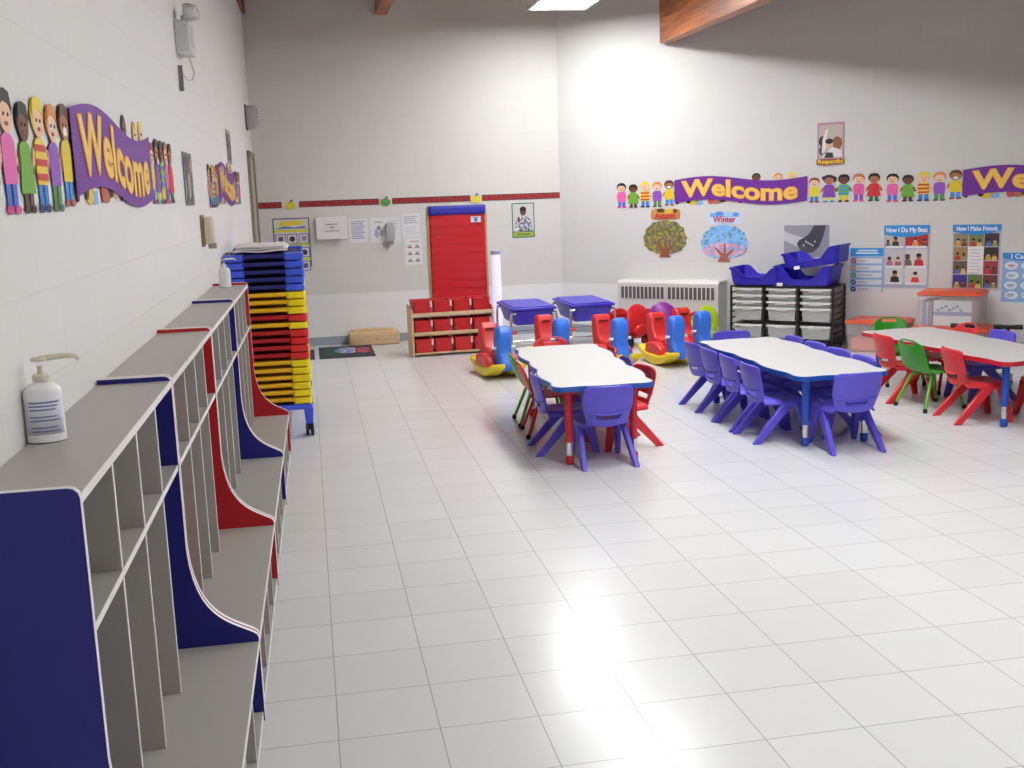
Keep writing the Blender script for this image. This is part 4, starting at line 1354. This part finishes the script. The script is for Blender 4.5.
text_mesh('lettering', 'Respectful', .052, M('print_yellow', (246, 214, 60), .5), t, w / 2, .027, 7, 0, width=.235, thick=.0016)
# paper trees with name signs
def sign(fr, u0, z0, w, h, base, cols, txt, tcol_, label):
    t = wthing('season_sign', label, 'paper sign', fr, u0, z0, .001, 'season signs above the paper trees')
    pl = []
    n = 40
    for k in range(n):
        a = 2 * PI * k / n
        c, s = math.cos(a), math.sin(a)
        x = w / 2 + w / 2 * math.copysign(abs(c) ** .35, c); y = h / 2 + h / 2 * math.copysign(abs(s) ** .35, s)
        pl.append((x + .004 * math.sin(9 * a), y + .005 * math.sin(11 * a)))
    flat('sign_board', t, [(pl, base, 0)])
    flat('decoration', t, [(quad(.02, w - .02, h * .56, h * .9), cols[0], 1), (disc(w * .35, h * .85, .05, .022), cols[1], 2), (disc(w * .62, h * .80, .06, .025), cols[2], 2), (disc(w * .82, h * .78, .03, .02), cols[1], 2)])
    text_mesh('lettering', txt, .085, M('print_%s' % txt, tcol_, .5), t, w / 2, h * .36, 4, 0, width=w * .68, thick=.0022)
    return t
sign('W', 1.105, 1.234, .335, .115, (208, 136, 88), ((214, 160, 60), (90, 60, 40), (226, 196, 70)), 'Autumn', (196, 50, 36), 'brown Autumn sign above the leafy green paper tree')
sign('W', 1.750, 1.183, .355, .125, (214, 224, 244), ((120, 176, 232), (96, 150, 226), (170, 206, 240)), 'Winter', (206, 60, 90), 'pale blue Winter sign above the blue paper tree')
def paper_tree(u0, z0, w, h, fol, fol2, label, trunk_c):
    t = wthing('paper_tree', label, 'wall cutout', 'W', u0, z0, .001, 'paper trees on the angled wall')
    pl = []
    n = 60
    for k in range(n):
        a = 2 * PI * k / n
        x, y = math.cos(a), math.sin(a)
        y = y if y > 0 else y * .72
        r = 1 + .03 * math.sin(13 * a) + .02 * math.sin(22 * a)
        pl.append((w / 2 + w / 2 * r * math.copysign(abs(x) ** .8, x), h * .47 + h * .53 * r * y))
    flat('foliage', t, [(pl, fol, 0)])
    if fol2: flat('lower_foliage', t, [([(w / 2 + .9 * (p[0] - w / 2), h * .30 + .42 * (p[1] - h * .47)) for p in pl], fol2, 1)])
    tr = [(w * .36, 0), (w * .64, 0), (w * .58, h * .14), (w * .72, h * .34), (w * .69, h * .36), (w * .55, h * .22), (w * .53, h * .50), (w * .50, h * .50), (w * .49, h * .22), (w * .33, h * .40), (w * .30, h * .38), (w * .43, h * .16)]
    flat('trunk', t, [(tr, trunk_c, 2)])
    return t
paper_tree(1.015, .842, .495, .386, speckle_material('autumn_leaves', [(112, 118, 62), (150, 142, 70), (128, 120, 116), (170, 160, 60), (98, 106, 70), (140, 110, 90)], 42), None, 'olive green leafy paper tree on the left under the Autumn sign', (150, 86, 50))
paper_tree(1.672, .796, .501, .376, speckle_material('winter_leaves', [(128, 190, 240), (116, 182, 238), (150, 200, 240), (120, 150, 190), (140, 196, 244)], 40), speckle_material('winter_pink', [(226, 170, 196), (206, 160, 196), (150, 180, 220), (232, 186, 206)], 42), 'pale blue and pink paper tree under the Winter sign', (170, 104, 80))
# black and white hands
t, w, h = poster('hands_photo', 'black and white photo poster of two joined hands above the rack', 'poster', 'W', 2.553, 3.002, .849, 1.161, (158, 158, 164))
flat('pale_arm', t, [([(0, .255), (0, .165), (.05, .14), (.12, .11), (.20, .075), (.25, .07), (.28, .12), (.25, .17), (.18, .195), (.10, .215)], (206, 206, 208), 1)])
flat('dark_arm', t, [([(.30, h - .004), (.415, h - .004), (.40, .235), (.375, .16), (.35, .10), (.30, .055), (.24, .04), (.19, .055), (.155, .085), (.13, .13), (.15, .165), (.20, .19), (.25, .225), (.275, .265)], (74, 74, 80), 2)])
flat('fingers', t, [(disc(.175 + .030 * k, .075 + .008 * (k % 2), .013, .030), (90, 90, 96), 3) for k in range(5)] + [(disc(.20 + .022 * k, .115 + .012 * ((k * 3) % 4), .008, .010), (226, 226, 228), 4) for k in range(6)])
sky_b, hdr_b = (150, 186, 224), (52, 150, 220)
# list poster
t, w, h = poster('list_poster', 'narrow blue poster with five ticked lines beside the tubs', 'poster', 'W', 3.210, 3.522, .519, .937, (150, 184, 222))
flat('header', t, [(quad(.0, w, h - .075, h), hdr_b, 1), (quad(.07, w - .06, h - .030, h - .018), (226, 236, 246), 2), (quad(.05, w - .05, h - .055, h - .042), (226, 236, 246), 2)])
for k, c in enumerate(((206, 60, 66), (200, 150, 110), (70, 150, 120), (60, 100, 170), (50, 60, 130))):
    y = h - .145 - k * .068
    flat('list_row', t, [(quad(.055, w - .015, y, y + .046), (226, 228, 234), 1), (disc(.034, y + .023, .025, n=16), c, 2), (quad(.075, .15 + .03 * (k % 3), y + .018, y + .028), (160, 176, 200), 2), ([(.022, y + .022), (.030, y + .012), (.048, y + .034), (.044, y + .037), (.030, y + .020), (.026, y + .026)], (236, 236, 240), 3)])
# photo grid posters
def photo_bits(t, x0, x1, y0, y1, bg, figs, cap=True):
    its = [(quad(x0, x1, y0, y1), bg, 1)]
    for k, (fx, c, skin, hair, s) in enumerate(figs):
        cx = x0 + (x1 - x0) * fx
        hh = (y1 - y0)
        its.append(([(max(x0, cx - .30 * hh * s), y0), (min(x1, cx + .30 * hh * s), y0), (min(x1, cx + .22 * hh * s), y0 + .42 * hh * s), (max(x0, cx - .22 * hh * s), y0 + .42 * hh * s)], c, 2))
        its.append((disc(cx, y0 + .58 * hh * s, .15 * hh * s, .18 * hh * s, 14), SK[skin], 3))
        its.append((disc(cx, y0 + .70 * hh * s, .16 * hh * s, .12 * hh * s, 14), hair, 4))
    if cap:
        its.append((quad(x0 + .008, x1 - .008, y0 - .014, y0 + .008), (232, 232, 236), 5))
    return flat('photo', t, its)
t, w, h = poster('photo_grid_poster', 'poster of six children photos titled How I Do My Best', 'poster', 'W', 3.522, 3.933, .563, 1.149, (178, 186, 208), 'blue headed classroom posters')
hd = flat('header', t, [([(0, h), (0, h - .085), (.10, h - .105), (.22, h - .11), (.33, h - .10), (w, h - .075), (w, h)], (56, 150, 222), 6)])
text_mesh('lettering', 'How I Do My Best', .062, M('print_white', (244, 246, 250), .5), hd, w / 2, h - .045, 7, 0, width=w * .90, thick=.0016)
blkh = (34, 28, 28)
photo_bits(t, .012, .185, h - .20, h - .085, (196, 190, 176), [(.55, (50, 44, 46), 'm', blkh, 1.0), (.15, (120, 90, 100), 'd', blkh, .7)])
photo_bits(t, .195, w - .012, h - .20, h - .085, (196, 50, 56), [(.45, (226, 160, 80), 'l', (90, 50, 36), .9), (.85, (120, 70, 40), 'm', blkh, .8)])
photo_bits(t, .012, .185, h - .385, h - .225, (206, 196, 202), [(.25, (190, 110, 140), 'm', blkh, .7), (.70, (176, 110, 104), 'l', (120, 60, 40), .7)])
photo_bits(t, .195, w - .012, h - .385, h - .225, (214, 212, 208), [(.62, (206, 44, 52), 'm', blkh, .95), (.12, (120, 100, 80), 'd', (80, 60, 50), .9)])
photo_bits(t, .012, .185, .045, .185, (216, 214, 210), [(.55, (46, 40, 44), 'm', blkh, 1.05)])
photo_bits(t, .195, w - .012, .045, .185, (216, 216, 214), [(.48, (222, 70, 66), 'l', blkh, .95)])
t, w, h = poster('photo_grid_poster', 'poster of many small photos titled How I Make Friends', 'poster', 'W', 4.135, 4.548, .561, 1.148, (196, 190, 212), 'blue headed classroom posters')
hd = flat('header', t, [([(0, h), (0, h - .06), (.10, h - .085), (.22, h - .095), (.33, h - .08), (w, h - .05), (w, h)], (52, 146, 220), 6)])
text_mesh('lettering', 'How I Make Friends', .058, M('print_white', (244, 246, 250), .5), hd, w / 2, h - .037, 7, 0, width=w * .84, thick=.0014)
bgs = [(150, 140, 110), (120, 140, 80), (70, 60, 60), (166, 140, 90), None, (60, 54, 50), (110, 100, 70), None, (170, 70, 76), (70, 60, 160), (110, 136, 70), (120, 70, 60)]
ch = (h - .075) / 4.08
for r_ in range(4):
    for c_ in range(3):
        bg = bgs[r_ * 3 + c_]
        if bg is None: continue
        x0, y0 = .012 + c_ * .130, h - .075 - (r_ + 1) * ch
        photo_bits(t, x0, x0 + .124, y0 + .004, y0 + ch - .004, bg, [(.30, ((200, 170, 70), (206, 60, 70), (90, 120, 190))[(r_ + c_) % 3], 'lmd'[(r_ + c_) % 3], blkh, .75), (.72, ((120, 60, 60), (226, 196, 120), (150, 160, 90))[(r_ * 2 + c_) % 3], 'mdl'[(r_ + c_) % 3], (80, 50, 36), .7)], False)
f = flat('text_panel', t, [(quad(.135, .270, h - .075 - 3 * ch + .006, h - .075 - ch + .004), (240, 240, 242), 5)])
lines(f, .155, .255, [h - .075 - ch - .03 - k * .030 for k in range(8)], .006, (176, 190, 214), 6, .3)
t, w, h = poster('list_poster', 'blue poster with white oval notes titled I Can, right photo edge', 'poster', 'W', 4.565, 4.997, .453, .894, (150, 184, 226))
hd = flat('header', t, [([(0, h), (0, h - .05), (.12, h - .07), (.30, h - .07), (w, h - .05), (w, h)], (50, 150, 224), 2)])
text_mesh('lettering', 'I Can', .06, M('print_white', (244, 246, 250), .5), hd, .135, h - .034, 4, 0, thick=.0016)
for r_ in range(4):
    for c_ in range(3):
        x, y = .075 + c_ * .135, h - .115 - r_ * .088
        flat('oval_note', t, [(disc(x + (.012 if r_ % 2 else 0), y, .055, .036), (228, 236, 246), 1), (quad(x - .028, x + .03, y - .002, y + .008), ((206, 110, 110), (150, 160, 190), (120, 130, 170), (130, 130, 150))[r_], 2), (quad(x - .02, x + .022, y - .016, y - .008), (170, 180, 204), 2)])

# ================================================================== CAMERA
cam = bpy.data.cameras.new('camera')
cam.sensor_width = 36.0
cam.lens = 1089.22 / 1024 * 36.0
cam.clip_start = 0.02
co = bpy.data.objects.new('camera', cam)
C.objects.link(co)
yaw, pitch, roll = 0.179992, 0.175963, -0.034559
fwd = Vector((math.sin(yaw) * math.cos(pitch), math.cos(yaw) * math.cos(pitch), -math.sin(pitch)))
rt = Vector((math.cos(yaw), -math.sin(yaw), 0))
up = rt.cross(fwd)
r2 = rt * math.cos(roll) + up * math.sin(roll)
u2 = -rt * math.sin(roll) + up * math.cos(roll)
mt = Matrix((r2, u2, -fwd)).transposed().to_4x4()
mt.translation = Vector((0.00398, -3.06374, 1.59622))
co.matrix_world = mt
S = bpy.context.scene
S.camera = co
w = bpy.data.worlds.new('world')
S.world = w
w.use_nodes = True
w.node_tree.nodes['Background'].inputs[0].default_value = (0.9, 0.95, 1, 1)
w.node_tree.nodes['Background'].inputs[1].default_value = 0.15
S.view_settings.view_transform = 'Standard'
S.view_settings.look = 'None'
S.view_settings.gamma = 1.0
S.view_settings.use_curve_mapping = False
S.view_settings.exposure = 0.29
for o in (P_v, P_r, P_g, P_t):
    if 'used' in o: del o['used']
for o in bpy.data.objects:
    if 'used' in o: del o['used']
